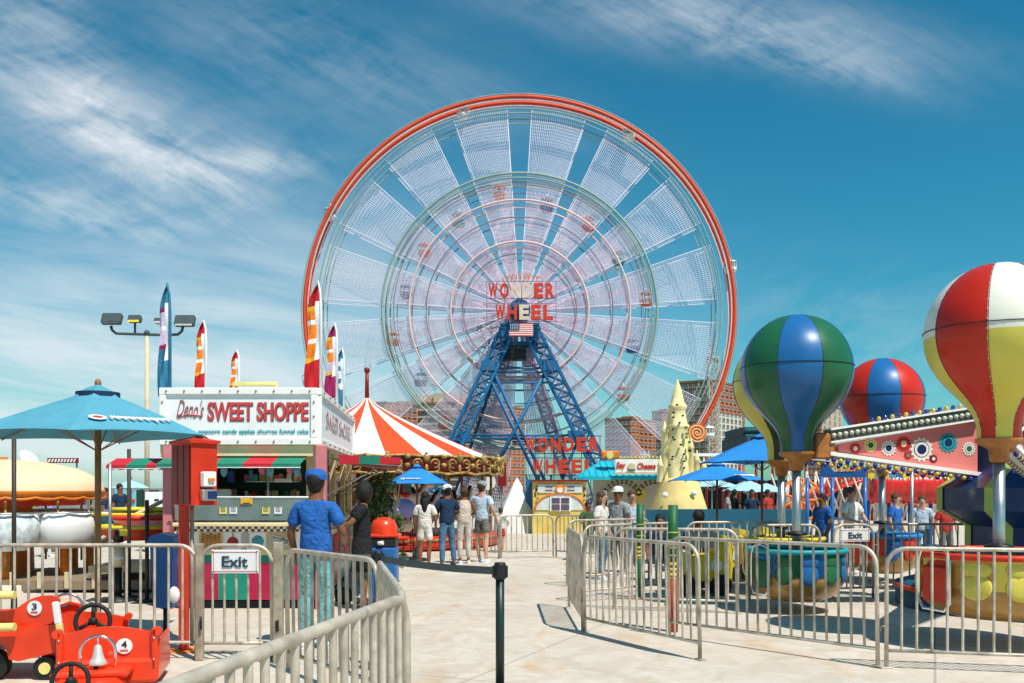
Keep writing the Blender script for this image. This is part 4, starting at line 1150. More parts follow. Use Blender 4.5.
for sx in (-1, 1):
    for y in (21.3, 21.75): mb = MB(rubber); mb.tube([(X(404, 21.5) + .22 * sx, y, .11), (X(404, 21.5) + .26 * sx, y, .11)], .11, 14); mb.build('wheel', t)

# ================================================================ FERRIS WHEEL
D = 89; H0 = P(519.5, 313, D); k = D / F
t = fw = thing('ferris_wheel', 'giant white-spoked ferris wheel with a red rim on a blue lattice tower', 'ferris wheel', (H0.x, H0.y, -5))
def W(px, py, dy=0): return Vector((H0.x + (px - 519.5) * k, D + dy, H0.z - (py - 313) * k))
def ring(name, r, th, m, ys=(-1.3, 1.3), n=128, seg=8, par=t):
    mb = MB(m)
    for y in ys: mb.tube([(H0.x + r * math.cos(2 * PI * i / n), D + y, H0.z + r * math.sin(2 * PI * i / n)) for i in range(n + 1)], th, 6, False)
    return mb.build(name, par)
Rw = 213.5 * k
rm = ring('rim', Rw, .17, rimr, ys=(-.7, .7)); ring('rim_strip', Rw - .30, .07, ringw, ys=(-.7, .7), par=rm); ring('rim_edge', Rw + .28, .05, ringg, ys=(-.7, .7), par=rm)
ring('outer_ring', Rw - 1.35, .06, ringg); ring('outer_ring', Rw - 1.75, .05, ringg)
ring('car_track', 135.5 * k, .11, ringg); ring('car_track', 131 * k, .07, ringg); ring('car_track', 124 * k, .04, ringd)
ring('middle_ring', 109 * k, .09, ringw); ring('middle_ring', 92 * k, .05, ringd); ring('inner_ring', 68 * k, .10, ringw); ring('inner_ring', 56 * k, .05, ringd)
sp0 = None
for q in range(16):
    a = R(22.5 * q + 11.25)
    if sp0 is None:
        mb = MB(spokew); ri, ro = 1.0, Rw - 1.4; hw = R(7.75)
        def pp(r, b, y): return (H0.x + r * math.cos(b), D + y, H0.z + r * math.sin(b))
        for y in (-1.1, 1.1):
            for e in (-1, 1): mb.tube([pp(ri, e * hw, y), pp(ro, e * hw, y)], .05, 4, False)
            for j in range(1, 26):
                b = -hw + 2 * hw * j / 26; mb.tube([pp(ri + (0 if j % 4 == 0 else 2.5 if j % 2 == 0 else 6), b, y), pp(ro, b, y)], .016, 4, False)
            for j in range(1, 12):
                b = -hw + 2 * hw * j / 12; mb.mat(spokep); mb.tube([pp(1.2, b, y * .6), pp(11.5, b, y * .9)], .022, 4, False); mb.mat(spokew)
            r_ = 2.0
            while r_ < ro:
                mb.tube([pp(r_, -hw, y), pp(r_, 0, y), pp(r_, hw, y)], .012, 4, False); r_ += .30
        mb.M = Matrix()
        sp0 = MB.build(mb, 'spoke', None); me = sp0.data
        me.transform(Matrix.Translation(-Vector((H0.x, D, H0.z)))); sp0.parent = fw; sp0.location = (0, 0, H0.z + 5); sp0.rotation_euler = (0, -a, 0)
    else:
        c = sp0.copy(); C.objects.link(c); c.rotation_euler = (0, -a, 0)
mb = MB(towerb); mb.tube([(H0.x, D - 3.2, H0.z), (H0.x, D + 3.2, H0.z)], .7, 20); mb.tube([(H0.x, D - 1.7, H0.z), (H0.x, D + 1.7, H0.z)], 1.0, 24); mb.build('hub', t)
# passenger cars: 8 fixed on the rim, 16 on the inner track
def car(m, c, s_):
    mb = MB(m); x, y, z = c
    mb.lathe([(.05, -.75 * s_), (.55 * s_, -.7 * s_), (.72 * s_, -.35 * s_), (.72 * s_, -.05 * s_)], c, 12, smooth=False)
    o = mb.build('passenger_car', fw)
    mb = MB(m); mb.lathe([(.80 * s_, .55 * s_), (.5 * s_, .75 * s_), (.02, .86 * s_)], c, 12, smooth=False); mb.build('roof', o)
    mb = MB(white2)
    for i in range(6): a = i * PI / 3; mb.tube([(x + .7 * s_ * math.cos(a), y + .7 * s_ * math.sin(a), z - .05 * s_), (x + .7 * s_ * math.cos(a), y + .7 * s_ * math.sin(a), z + .56 * s_)], .04 * s_, 4)
    mb.tube([(x, y, z + .8 * s_), (x, y, z + 1.25 * s_)], .05, 6)
    mb.build('window_posts', o)
for q in range(8):
    a = R(45 * q + 15); car(white, (H0.x + (Rw + .45) * math.cos(a), D, H0.z + (Rw + .45) * math.sin(a) - 1.0), .8)
for q in range(16):
    a = R(22.5 * q + 9); rr = (128, 116)[q % 2] * k if q not in (2, 3, 6) else 117 * k
    car((orange, teal, rimr, blue)[q % 4], (H0.x + rr * math.cos(a), D, H0.z + rr * math.sin(a) - .6), .85)
# tower
bl_ = MB(towerb)
legs = [((505, 340), (419, 531), -2.6, -3.6, 6.5), ((533, 340), (628, 531), -2.6, -3.6, 7), ((524, 340), (588, 531), 2.6, 7, 4.5), ((510, 340), (443, 531), 2.6, 7, 4.5)]
for (a, b, y0, y1, w) in legs:
    mb = MB(towerb); mb.lattice(W(*a, y0), W(*b, y1), (w * k, 0, .25 * w * k * (1 if b[0] > 519 else -1)), (0, .45, 0), .17, 1.25); mb.build('tower_leg', t)
mb = MB(towerb)
for py in (372, 376, 386, 437, 440):
    hw_ = (py - 340) * .52 + 8; th = .09 if py not in (437, 440) else .1
    for y in (-2.9, 4): mb.tube([W(519.5 - hw_, py, y), W(519.5 + hw_, py, y)], th, 5)
for a, b in (((496, 380), (548, 490)), ((543, 378), (488, 484)), ((492, 385), (545, 497)), ((539, 385), (484, 490))): mb.tube([W(*a, -3), W(*b, -3.4)], .17, 5)
for s_ in (-1, 1):
    mb.box(W(519 + s_ * 30, 370, -2.95), (1.3, .9, .9)); mb.box(W(519 + s_ * 55, 438, -3.1), (1.5, .9, 1.0)); mb.box(W(519.5 + s_ * 15, 338, -2.9), (1.0, .6, .9))
for px, py in ((462, 445), (484, 480), (446, 480), (577, 445), (560, 490), (600, 490)): pass
for a, b in (((462, 440), (447, 478)), ((462, 440), (480, 478)), ((577, 440), (560, 478)), ((577, 440), (600, 478))): mb.tube([W(*a, -3.1), W(*b, -3.4)], .16, 5)
mb.box(W(519.5, 330, 0), (3.6, 5, .5)); mb.box(W(519.5, 347, 0), (3.4, 4.6, .35))
mb.build('cross_bracing', t)
mb = MB(black); mb.box(W(514, 357, -1.5), (2.2, 1.5, 1.0)); mb.build('machinery_box', t)
mb = MB(ringd)
for s_ in (-1, 1): mb.tube([W(519.5 + s_ * 14, 340, -3), W(519.5 + s_ * 90, 500, -6)], .035, 4); mb.tube([W(519.5 + s_ * 40, 330, -3), W(519.5 + s_ * 22, 372, -3)], .03, 4)
mb.build('guy_wires', t)
# top sign
mb = MB(ringd)
for py in (291, 307.5, 312, 329): mb.tube([W(487, py, -4.2), W(555, py, -4.2)], .035, 4)
for px in (488, 505, 521, 537, 554): mb.tube([W(px, 291, -4.15), W(px, 331, -4.15)], .035, 4)
sgn = mb.build('sign_frame', t)
def line(word, xs, py0, py1, cols, y, par, rz=0, nm='sign_letter', wf=.86):
    for i, ch in enumerate(word):
        if cols[i] is None: continue
        w_ = (xs[i + 1] - xs[i]) * wf * k * .95
        text(nm, ch, cols[i], par, W((xs[i] + xs[i + 1]) / 2, (py0 + py1) / 2, y), w_, (py1 - py0) * k, bold=.045, depth=.25, rz=rz)
def span(x0, x1, n): return [x0 + (x1 - x0) * i / n for i in range(n + 1)]
line('WONDER', span(488.5, 553.5, 6), 293, 307, [neon, neon, neonw, neonw, neon, neon], -4.3, sgn)
line('WHEEL', span(495, 552, 5), 313.5, 328, [neon, neon, neonw, neon, neon], -4.3, sgn)
mb = MB(orange)
for i in range(9): mb.tube([W(503 + i * 4, 291, -4), W(505 + i * 4, 285 - 3 * math.sin(i * .4), -4), W(509 + i * 4, 288, -4)], .06, 4)
mb.build('crown_neon', sgn)
# rear faces of the triangular sign, reading backwards
mb = MB(ringd)
for py in (318, 330, 346): mb.tube([W(472, py, 2), W(499, py, -2)], .04, 4)
for px in (473, 485): mb.tube([W(px, 316, 1.5), W(px, 331, 1.5)], .04, 4)
mb.build('sign_frame', t)
Mb = Matrix.Rotation(R(-20), 4, 'Z') @ Matrix.Diagonal((-1, 1, 1, 1)) @ Matrix.Rotation(PI / 2, 4, 'X')
for ch, px, py in (('R', 477.5, 324), ('E', 487.5, 324), ('L', 486, 340)):
    text('sign_letter', ch, dkred, sgn, W(px, py, 2.4), 7.5 * k, 9 * k, bold=.0, depth=.15, M=Mb)
mb = MB(ringd)
for px, py in ((551, 322),): mb.tube([W(548, 318, 2), W(557, 318, 2), W(557, 332, 2), W(548, 332, 2), W(548, 318, 2)], .05, 4)
mb.build('sign_frame', t)
# flag
mb = MB(); x0, x1, y0, y1 = 509.5, 532, 331.5, 343.5
for i in range(13):
    mb.mat((rimr, white2)[i % 2]); a = W(x0, y0 + (y1 - y0) * i / 13, -4.4); b = W(x1, y0 + (y1 - y0) * (i + 1) / 13, -4.4)
    mb.box(((a.x + b.x) / 2, a.y, (a.z + b.z) / 2), (b.x - a.x, .06, a.z - b.z))
mb.mat(navy); a = W(x0, y0, -4.45); b = W(x0 + 9.5, y0 + (y1 - y0) * 7 / 13, -4.45); mb.box(((a.x + b.x) / 2, a.y, (a.z + b.z) / 2), (b.x - a.x, .05, a.z - b.z))
fo_ = mb.build('national_flag', t); mb = MB(white2)
for i in range(5):
    for j in range(4): c = a.lerp(b, 0); mb.box((a.x + (b.x - a.x) * (i + .7) / 5.6, a.y - .04, a.z + (b.z - a.z) * (j + .6) / 4.4), (.07, .03, .07))
mb.build('flag_stars', fo_)

# lower sign (own framework in front of the tower foot)
t = thing('wheel_sign', 'lower red letter sign reading WONDER WHEEL on a dark frame between the tower legs', 'sign', (W(560, 460, -8).x, D - 8, -5))
kk = (D - 8) / F
def W2(px, py): return P(px, py, D - 8)
mb = MB(mat('sign_frame_blue', (.02, .06, .12), .5))
for py in (436, 453.5, 458, 475): mb.tube([W2(523, py), W2(602, py)], .05, 4)
for px in span(526, 600, 8): mb.tube([W2(px, 436), W2(px, 540)], .04, 4)
for i in range(6): mb.tube([W2(526 + 12 * i, 475), W2(540 + 12 * i, 520)], .08, 4); mb.tube([W2(540 + 12 * i, 475), W2(526 + 12 * i, 520)], .08, 4)
mb.build('sign_frame', t)
for word, xs, a, b in (('WONDER', span(524, 600.5, 6), 437.5, 452), ('WHEEL', span(531, 596, 5), 459.5, 473.5)):
    for i, ch in enumerate(word):
        text('sign_letter', ch, neon, t, W2((xs[i] + xs[i + 1]) / 2, (a + b) / 2) + Vector((0, -.15, 0)), (xs[1] - xs[0]) * .8 * kk, (b - a) * kk, bold=.05, depth=.2)

# ================================================================ APARTMENTS
def apartment(label, pl, pc, pr, py, Dd, wl, wr, cols, rows, lightcols=None, a=R(32), roof=True, balcony=False, top_box=None):
    c = Vector((X(pc, Dd), Dd, -5)); zt_ = Z(py, Dd)
    def ext(px, d):   # distance along d from corner so that it projects to px
        m = (px - CX) / F; return (m * c.y - c.x) / (d.x - m * d.y)
    dl = Vector((-math.cos(a), math.sin(a), 0)); dr = Vector((math.sin(a), math.cos(a), 0))
    Ll = max(1, ext(pl, dl)); Lr = max(1, ext(pr, dr))
    t = thing('apartment_block', label, 'building', (c.x, c.y, -5), 'brick apartment blocks beyond the fairground')
    p0, p1, p2, p3 = c + dl * Ll, c.copy(), c + dr * Lr, c + dl * Ll + dr * Lr
    mb = MB()
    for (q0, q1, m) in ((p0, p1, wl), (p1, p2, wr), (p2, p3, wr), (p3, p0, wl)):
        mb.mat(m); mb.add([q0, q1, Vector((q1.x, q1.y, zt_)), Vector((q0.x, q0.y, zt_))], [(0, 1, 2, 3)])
    mb.mat(beigeb); mb.add([Vector((q.x, q.y, zt_)) for q in (p0, p1, p2, p3)], [(0, 1, 2, 3)])
    mb.build('wall', t)
    mb = MB(MATS['brown_shaded_brick'])
    for q0, q1 in ((p0, p1), (p1, p2)):
        d_ = (q1 - q0).normalized(); n_ = Vector((d_.y, -d_.x, 0)); L_ = (q1 - q0).length
        Mx = Matrix((d_, -n_, Vector((0, 0, 1)))).transposed().to_4x4()
        mb.box((q0 + q1) / 2 + Vector((0, 0, zt_ + 5 + .4)), (L_ + .5, .5, .9), M=Mx)
    mid = (p0 + p2) / 2; mb.box((mid.x, mid.y, zt_ + 1.2), (min(Ll, Lr) * .4 + 2, min(Ll, Lr) * .3 + 2, 2.4), rz=-a)
    mb.build('roof_parapet', t)
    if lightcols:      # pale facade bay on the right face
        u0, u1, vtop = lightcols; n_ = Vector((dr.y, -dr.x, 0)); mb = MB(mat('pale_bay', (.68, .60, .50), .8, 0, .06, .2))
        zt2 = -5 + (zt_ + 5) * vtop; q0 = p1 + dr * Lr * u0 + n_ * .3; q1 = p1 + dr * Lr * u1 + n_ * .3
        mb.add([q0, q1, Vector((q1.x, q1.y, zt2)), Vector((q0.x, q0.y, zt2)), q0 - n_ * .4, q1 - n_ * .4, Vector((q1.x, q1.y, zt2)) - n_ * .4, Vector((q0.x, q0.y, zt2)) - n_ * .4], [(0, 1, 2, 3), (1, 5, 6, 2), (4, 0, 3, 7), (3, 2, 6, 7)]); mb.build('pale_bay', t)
    # windows: framed, recessed-looking units; nearest hundred rows as parts
    proto = {}
    spots = []
    fh = (zt_ + 5) / rows
    for r_ in range(rows):
        for side, (q0, d_, L_, nc) in enumerate(((p0, -dl, Ll, cols[0]), (p1, dr, Lr, cols[1]))):
            n_ = Vector((d_.y, -d_.x, 0))
            for c_ in range(nc):
                u = (c_ + .5) / nc; z = zt_ - fh * (r_ + .55)
                off_ = .36 if (side == 1 and lightcols and lightcols[0] < u < lightcols[1]) else .04
                spots.append((q0 + d_ * L_ * u + n_ * off_, z, side, L_ / nc, d_, n_))
    rest = MB(); n_made = 0
    for (p, z, side, wd, d_, n_) in spots:
        w_ = min(wd * .55, 2.6); h_ = fh * .52
        def addwin(mb, o):
            Mx = Matrix((d_, -n_, Vector((0, 0, 1)))).transposed().to_4x4()
            mb.mat(winw); mb.box(o, (w_ + .3, .10, h_ + .3), M=Mx); mb.mat(glassd); mb.box(o + n_ * .04, (w_, .10, h_), M=Mx)
            mb.mat(winw); mb.box(o + n_ * .06, (.12, .12, h_), M=Mx); mb.box(o + n_ * .10 - Vector((0, 0, h_ / 2 + .1)), (w_ + .5, .3, .14), M=Mx)
            if balcony and side == 0: mb.mat(beigeb); mb.box(o + n_ * .6 - Vector((0, 0, h_ / 2 + .15)), (wd * .98, 1.3, .9), M=Mx)
        if n_made < 100:
            if side not in proto:
                mb = MB(); addwin(mb, Vector((0, 0, 0))); ob = mb.build('window', None); proto[side] = ob
            else:
                ob = proto[side].copy(); C.objects.link(ob)
            ob.parent = t; ob.location = Vector((p.x, p.y, z)) - t.location; n_made += 1
        else: addwin(rest, Vector((p.x, p.y, z)))
    if rest.v: o = rest.build('lower_windows', t); o['kind'] = 'stuff'
    if top_box:
        mb = MB(beigeb)
        for (u, w_, h_) in top_box: q = p0.lerp(p1, u); mb.box((q.x, q.y + 8, zt_ + h_ / 2), (w_, 10, h_), rz=-a * .4)
        mb.build('penthouse', t)
    return t


apartment('orange brick apartment block with pale lower bay just right of the carousel peak', 372, 385, 432, 403, 470, brickd, brick, (3, 9), 15, (.2, .8, .62))
apartment('brown terraced apartment block with beige rooftop boxes, between carousel and tower', 418, 462, 476, 403, 430, brickd, brickd, (8, 3), 14, None, a=R(20), balcony=True, top_box=[(.2, 14, 4.5), (.55, 12, 3), (.82, 18, 5)])
apartment('brick apartment block seen through the blue wheel tower', 474, 503, 525, 407, 450, brickd, brick, (6, 5), 14, None, a=R(34))
apartment('low brick apartment block behind the say-cheese sign', 605, 631, 656, 419, 480, brickd, brick, (7, 6), 12, (.35, .8, .62), a=R(34))
apartment('narrow far brick block between the sandcastle and its taller neighbour', 652, 662, 676, 412, 560, brickd, brickd, (3, 3), 12, None)
apartment('tallest brick apartment block with a pale sunlit face beside the green balloon', 679, 712, 745, 381, 430, brickd, brick, (6, 8), 18, (.15, .88, .74), a=R(36))
apartment('brick apartment block half hidden between the two nearer balloons', 808, 822, 842, 404, 470, brick, beigeb, (3, 4), 15, None)
apartment('small far beige rooftop seen above the pink flowered arm', 922, 934, 955, 411, 520, beigeb, beigeb, (2, 3), 12, None)
# thin ride tower with antennas
D = 150; t = thing('ride_mast', 'thin lattice mast with antennas rising in front of the tallest block', 'mast', (X(713, D), D, -5))
mb = MB(mat('mast_pale', (.55, .50, .42), .6)); mb.lattice((X(713, D), D, -5), P(713, 358, D), (.75, 0, 0), (0, .75, 0), .12, 1.6); mb.build('lattice', t)
mb = MB(mat('mast_grey', (.35, .33, .30), .6)); mb.lathe([(.9, 0), (1.1, .5), (.6, .6)], P(713, 360, D), 12); mb.tube([P(713, 358, D), P(713.5, 340, D)], .12, 6)
for i, (py, l) in enumerate(((345, 3), (349, 5), (353, 4))): mb.tube([P(713 - l, py, D), P(713 + l, py - 1, D)], .08, 5); mb.tube([P(713 - l, py + 2, D), P(713 - l, py - 2, D)], .1, 5)
mb.build('antennas', t)

# ================================================================ PHOTO HUT
D = 35
t = thing('photo_hut', 'beige photo hut with turquoise metal roof and a white Say Cheese sign', 'hut', (X(628, D), D, 0))
x0, x1 = X(600, D), X(664, D); ye = Z(477, D); yr = Z(460, D)
mb = MB(mat('beige_wall', (.52, .44, .34), .8, 0, .08, 1)); mb.box(((x0 + x1) / 2, D + 1.6, ye / 2), (x1 - x0, 3, ye)); mb.build('wall', t)
mb = MB(turq); xa, xb = X(577, D), X(668, D); xr = X(596, D)
mb.add([(xa, D - .4, ye), (xb, D - .4, ye), (xb, D + 1.4, yr), (xr + .3, D + 1.4, yr), (xa, D + 3.4, ye), (xb, D + 3.4, ye)], [(0, 1, 2, 3), (0, 3, 4), (4, 3, 2, 5), (0, 4, 5, 1)])
for i in range(14):
    u = i / 14; x = xa + (xb - xa) * u; xt = max(x, xr + .3); f = 1 if x >= xr + .3 else (x - xa) / (xr + .3 - xa)
    mb.tube([(x, D - .41, ye + .02), (x if f >= 1 else x, D - .4 + 1.8 * f, ye + (yr - ye) * f + .02)], .02, 4)
mb.mat(turq); mb.box(((xa + xb) / 2, D - .42, ye - .05), (xb - xa, .06, .12)); mb.build('roof', t)
mb = MB(white); a = P(615, 459.5, D - .6); b = P(669, 474.5, D - .6); mb.box(((a.x + b.x) / 2, D - .6, (a.z + b.z) / 2), (b.x - a.x, .1, a.z - b.z), bev=.01)
mb.mat(tan); mb.box(((a.x + b.x) / 2, D - .655, b.z + .05), (b.x - a.x, .02, .08)); s_ = mb.build('sign_board', t)
text('lettering', 'Say', redp, s_, P(621, 466, D - .67), 9.5 * D / F, 8 * D / F, bold=.03, depth=.02, shear=.15)
text('lettering', 'Cheese', redp, s_, P(646.5, 466, D - .67), 18 * D / F, 6 * D / F, bold=.03, depth=.02, shear=.15)
mb = MB(tan); mb.disc(P(631.5, 466.5, D - .66), .12, 16, .02, rx=.15); mb.mat(fgreen); mb.box(P(631.5, 470, D - .69), (.3, .02, .05)); mb.build('sign_picture', s_)
mb = MB(ink)
for base in (622, 655):
    for i in range(11):
        for j in range(2):
            a = PI * (.1 + .8 * i / 10); rr = 20 - 3 * j; mb.disc(P(base - rr * math.cos(a), 500 - rr * math.sin(a) * 1.0 - 0, D + .08), .045, 8, .02)
mb.mat(mat('cheese_yellow', (.65, .45, .12), .6)); mb.disc(P(640, 495, D + .08), .28, 16, .02); mb.mat(white2); mb.box(P(612, 512, D + .05), (.5, .1, .9))
mb.build('wall_dots', t)
mb = MB(orange); mb.box(P(610, 455, D + .3), (.66, .3, .30), bev=.05); mb.mat(paleyel); mb.disc(P(610, 455, D + .1), .14, 12, .03); mb.build('roof_lamp_box', t)
mb = MB(yel)
for i in range(14): mb.tube([P(617 + i * 3.6, 459, D + .5), P(617 + i * 3.6, 456.5, D + .5)], .04, 5)
mb.build('sign_bulbs', t)
mb = MB(white); c = P(612, 500, D - .2); mb.box((X(603, D), D + .05, .75), (.3, .1, 1.5)); mb.build('door_frame', t)

# yellow painted ticket hut
D = 33; t = thing('ticket_hut', 'small yellow painted hut front with a white four-pane window and arch', 'hut', (X(560, D), D, 0))
a = P(533, 481.5, D); b = P(586, 530, D); mb = MB(mat('hut_yellow', (.70, .52, .12), .6, 0, .15, 3)); mb.box(((a.x + b.x) / 2, D + .9, a.z / 2), (b.x - a.x, 1.8, a.z)); mb.mat(dkred); mb.box(((a.x + b.x) / 2, D + .85, a.z + .03), (b.x - a.x + .1, 1.95, .06)); mb.build('wall', t)
mb = MB(mat('arch_paint', (.62, .66, .62), .6)); mb.box(P(560, 488.5, D - .02), (1.55, .03, .30)); mb.prism([(P(560, 0, D).x + .85 * math.cos(PI * i / 16), Z(510, D) + .56 * math.sin(PI * i / 16)) for i in range(17)], D - .03, D); mb.build('painted_arch', t)
mb = MB(orange); mb.tube([(P(560, 0, D).x + .87 * math.cos(PI * i / 20), D - .04, Z(510, D) + .58 * math.sin(PI * i / 20)) for i in range(21)], .035, 6); mb.disc(P(560, 489, D - .05), .19, 6, .03); mb.mat(white2); mb.disc(P(560, 490, D - .085), .10, 12, .01); mb.build('heart_emblem', t)
mb = MB(ink)
for px in (549, 571):
    for py in (486.8, 490.2):
        for i in range(5): mb.box(P(px - 3 + i * 1.5, py, D - .045), (.035, .01, .05))
mb.build('worn_lettering', t)
mb = MB(white); mb.box(P(560.5, 504, D - .05), (.72, .05, .50)); w_ = mb.build('window', t); mb = MB(mat('hut_glass', (.12, .08, .12), .2))
for sx in (-1, 1):
    for sz in (-1, 1): mb.box(P(560.5 + sx * 4.7, 504 - sz * 3.4, D - .085), (.28, .02, .19))
mb.build('panes', w_)
mb = MB(ink); rnd = random.Random(8)
for i in range(26): mb.disc(P(rnd.choice((rnd.uniform(535, 539), rnd.uniform(582, 586))), rnd.uniform(486, 506), D - .01), .03, 8, .01)
mb.build('painted_speckles', t)
# white pointed tent
t = thing('white_tent', 'small white pointed tent left of the yellow hut', 'tent', (X(516, 34), 34, 0))
mb = MB(whiteT); c = Vector((X(517, 34), 34.2, 0)); mb.lathe([(.95, 0), (.80, .55), (.34, 1.4), (.03, 1.95)], c, 6, a0=R(40), a1=R(400), smooth=False); mb.build('canvas', t)
mb = MB(towerb); mb.box((X(529, 34), 34, .95), (.22, .2, 1.9)); tag(mb.build('blue_pillar'), 'short blue pillar between white tent and yellow hut', 'pillar')
t = thing('pole_sign', 'round white sign on a dark red box beside the carousel edge', 'sign', (X(492, 29), 29, 0))
mb = MB(white2); mb.disc(P(488, 482, 29), .24, 20, .04); mb.build('round_sign', t); mb = MB(dkred); mb.box(P(502, 474, 29), (.26, .2, .75)); mb.mat(steel); mb.tube([(X(490, 29), 29.05, 0), P(490, 482, 29.05)], .03, 8); mb.tube([(X(502, 29), 29.05, 0), P(502, 474, 29.05)], .03, 8); mb.build('post', t)

# ================================================================ SANDCASTLE
D = 32; cx_ = X(679, D); t = thing('giant_sandcastle', 'giant yellow sandcastle tower on a smooth yellow cone base', 'sandcastle', (cx_, D, 0))
zb_ = Z(478, D)
mb = MB(sand2); mb.lathe([(1.0, zb_ - .9), (.98, zb_ - 1.0), (1.2, 0.2), (1.2, 0)], (cx_, D, 0), 32)
mb = MB(sand2); mb.lathe([(1.05, .0), (.98, .75), (.82, 1.25), (.66, zb_ - .15), (.62, zb_), (.01, zb_ + .01)], (cx_, D, 0), 36); mb.build('cone_base', t)
mb = MB(white2)
for px, py in ((694, 493), (665, 495)):
    mb.ball(P(px, py, D - .80), .10, 12, (1, .5, 1))
mb.build('white_spots', t)
wob = lambda a, z: .93 + .05 * math.sin(a * 5 + z * 3) + .035 * math.sin(a * 8 - z * 7) + .02 * math.sin(a * 13 + z * 19)
mb = MB(sand)
zz = lambda py: Z(py, D)
mb.lathe([(.46, zb_), (.46, zz(470)), (.43, zz(462)), (.44, zz(456)), (.40, zz(448)), (.40, zz(440)), (.36, zz(430)), (.40, zz(428)), (.42, zz(426)), (.34, zz(424)), (.31, zz(416)), (.28, zz(410)), (.33, zz(408)), (.32, zz(405)), (.24, zz(403)), (.19, zz(396)), (.13, zz(390)), (.07, zz(384)), (.01, zz(379))], (cx_ - .05, D, 0), 28, rf=wob); mb.build('main_tower', t)
for (px, top, w, base) in ((664, 421, .12, 480), (690, 437, .10, 480), (696, 450, .10, 480), (703, 457, .10, 478), (672, 408, .09, 440), (660, 455, .12, 482)):
    mb = MB(sand); x = X(px, D); mb.lathe([(w * 1.15, zz(base)), (w, zz(top + 12)), (w * 1.25, zz(top + 11)), (w * .8, zz(top + 8)), (.01, zz(top))], (x, D - .15, 0), 14, rf=wob); mb.build('turret', t)
mb = MB(black); rnd = random.Random(4)
for i in range(15):
    py = rnd.uniform(400, 474); hw_ = 4 + (py - 395) * .085; px = 677.5 + rnd.uniform(-hw_, hw_); rr = .25 + (py - 395) / 80 * .2
    mb.disc(P(px, py, D - .42), .035, 8, .12)
mb.mat(MATS['leaf_light'])
for i in range(6): mb.disc(P(686 + rnd.uniform(-4, 4), rnd.uniform(425, 455), D - .40), .05, 6, .1)
mb.build('shell_windows', t)
mb = MB(MATS['sea_blue_wall']); mb.box((cx_, D - 1.4, .45), (2.6, .1, .9)); tag(mb.build('low_screen'), 'low sea-blue screen at the foot of the sandcastle', 'screen')
# swirl lollipop sign
D = 34; t = thing('swirl_lollipop', 'giant orange swirl lollipop on a slanted red stick behind the sandcastle', 'lollipop', (X(697, D), D, 0))
c = P(697, 433, D); mb = MB(orange); mb.tube([c + Vector((0, .04, 0)), c - Vector((0, .04, 0))], .33, 28); mb.mat(peach)
mb.tube([c + Vector((.33 * i / 50 * math.cos(i * .36), -.05, .33 * i / 50 * math.sin(i * .36))) for i in range(51)], .022, 5); mb.build('candy_disc', t)
mb = MB(rimr); mb.tube([c + Vector((-.2, .1, -.25)), Vector((X(676, D), D + .1, 0))], .09, 8); mb.build('stick', t)

# ================================================================ BACK-RIGHT STRUCTURES
D = 46; t = thing('shade_pavilion', 'long dark pavilion with a white fascia behind the blue umbrellas', 'pavilion', (X(780, D), D, 0))
x0, x1 = X(690, D), X(905, D); mb = MB(dark); mb.box(((x0 + x1) / 2, D + 5, 1.0), (x1 - x0, .3, 2.0)); mb.build('back_wall', t)
mb = MB(mat('pavilion_roof', (.03, .06, .07), .6, 0, .3, 1)); mb.box(((x0 + x1) / 2 + 1.4, D + 2.5, Z(452, D) + .25), (x1 - x0 - 2.6, 5.5, 1.1)); mb.box(((X(748, D) + X(812, D)) / 2, D + 3, Z(436, D)), (X(812, D) - X(748, D), 4, 1.0)); mb.build('roof', t)
mb = MB(white); 
for py in (455, 463): mb.box(((x0 + X(740, D)) / 2, D - .3, Z(py, D)), (X(740, D) - x0, .1, .14))
mb.mat(teal)
for py in (428, 434, 440): mb.box(((X(750, D) + X(812, D)) / 2, D + .9, Z(py, D)), (X(812, D) - X(750, D), .08, .05))
mb.build('fascia', t)
mb = MB(dkred)
for i in range(14): x = x0 + (x1 - x0) * i / 13; mb.tube([(x, D, 0), (x, D, Z(455, D))], .07, 6)
mb.build('posts', t)
mb = MB(stage); D = 27; mb.box((X(738, D), D, .5), (3.8, .2, 1.0)); mb.mat(black); mb.box((X(738, D), D + .8, .72), (3.6, .9, .06)); tag(mb.build('counter_wall'), 'sea-blue counter wall under the far pale umbrellas', 'counter')
mb = MB(redwood)
D = 30
for i in range(5): mb.box((X(690 + i * 20, D), D + 1, .75), (1.3, .6, .06)); mb.box((X(690 + i * 20, D), D + .5, .45), (1.3, .25, .05)); mb.tube([(X(690 + i * 20, D), D + 1, 0), (X(690 + i * 20, D), D + 1, .74)], .05, 6)
tag(mb.build('picnic_tables'), 'row of brown picnic tables under the far umbrellas', 'tables', kind='stuff')
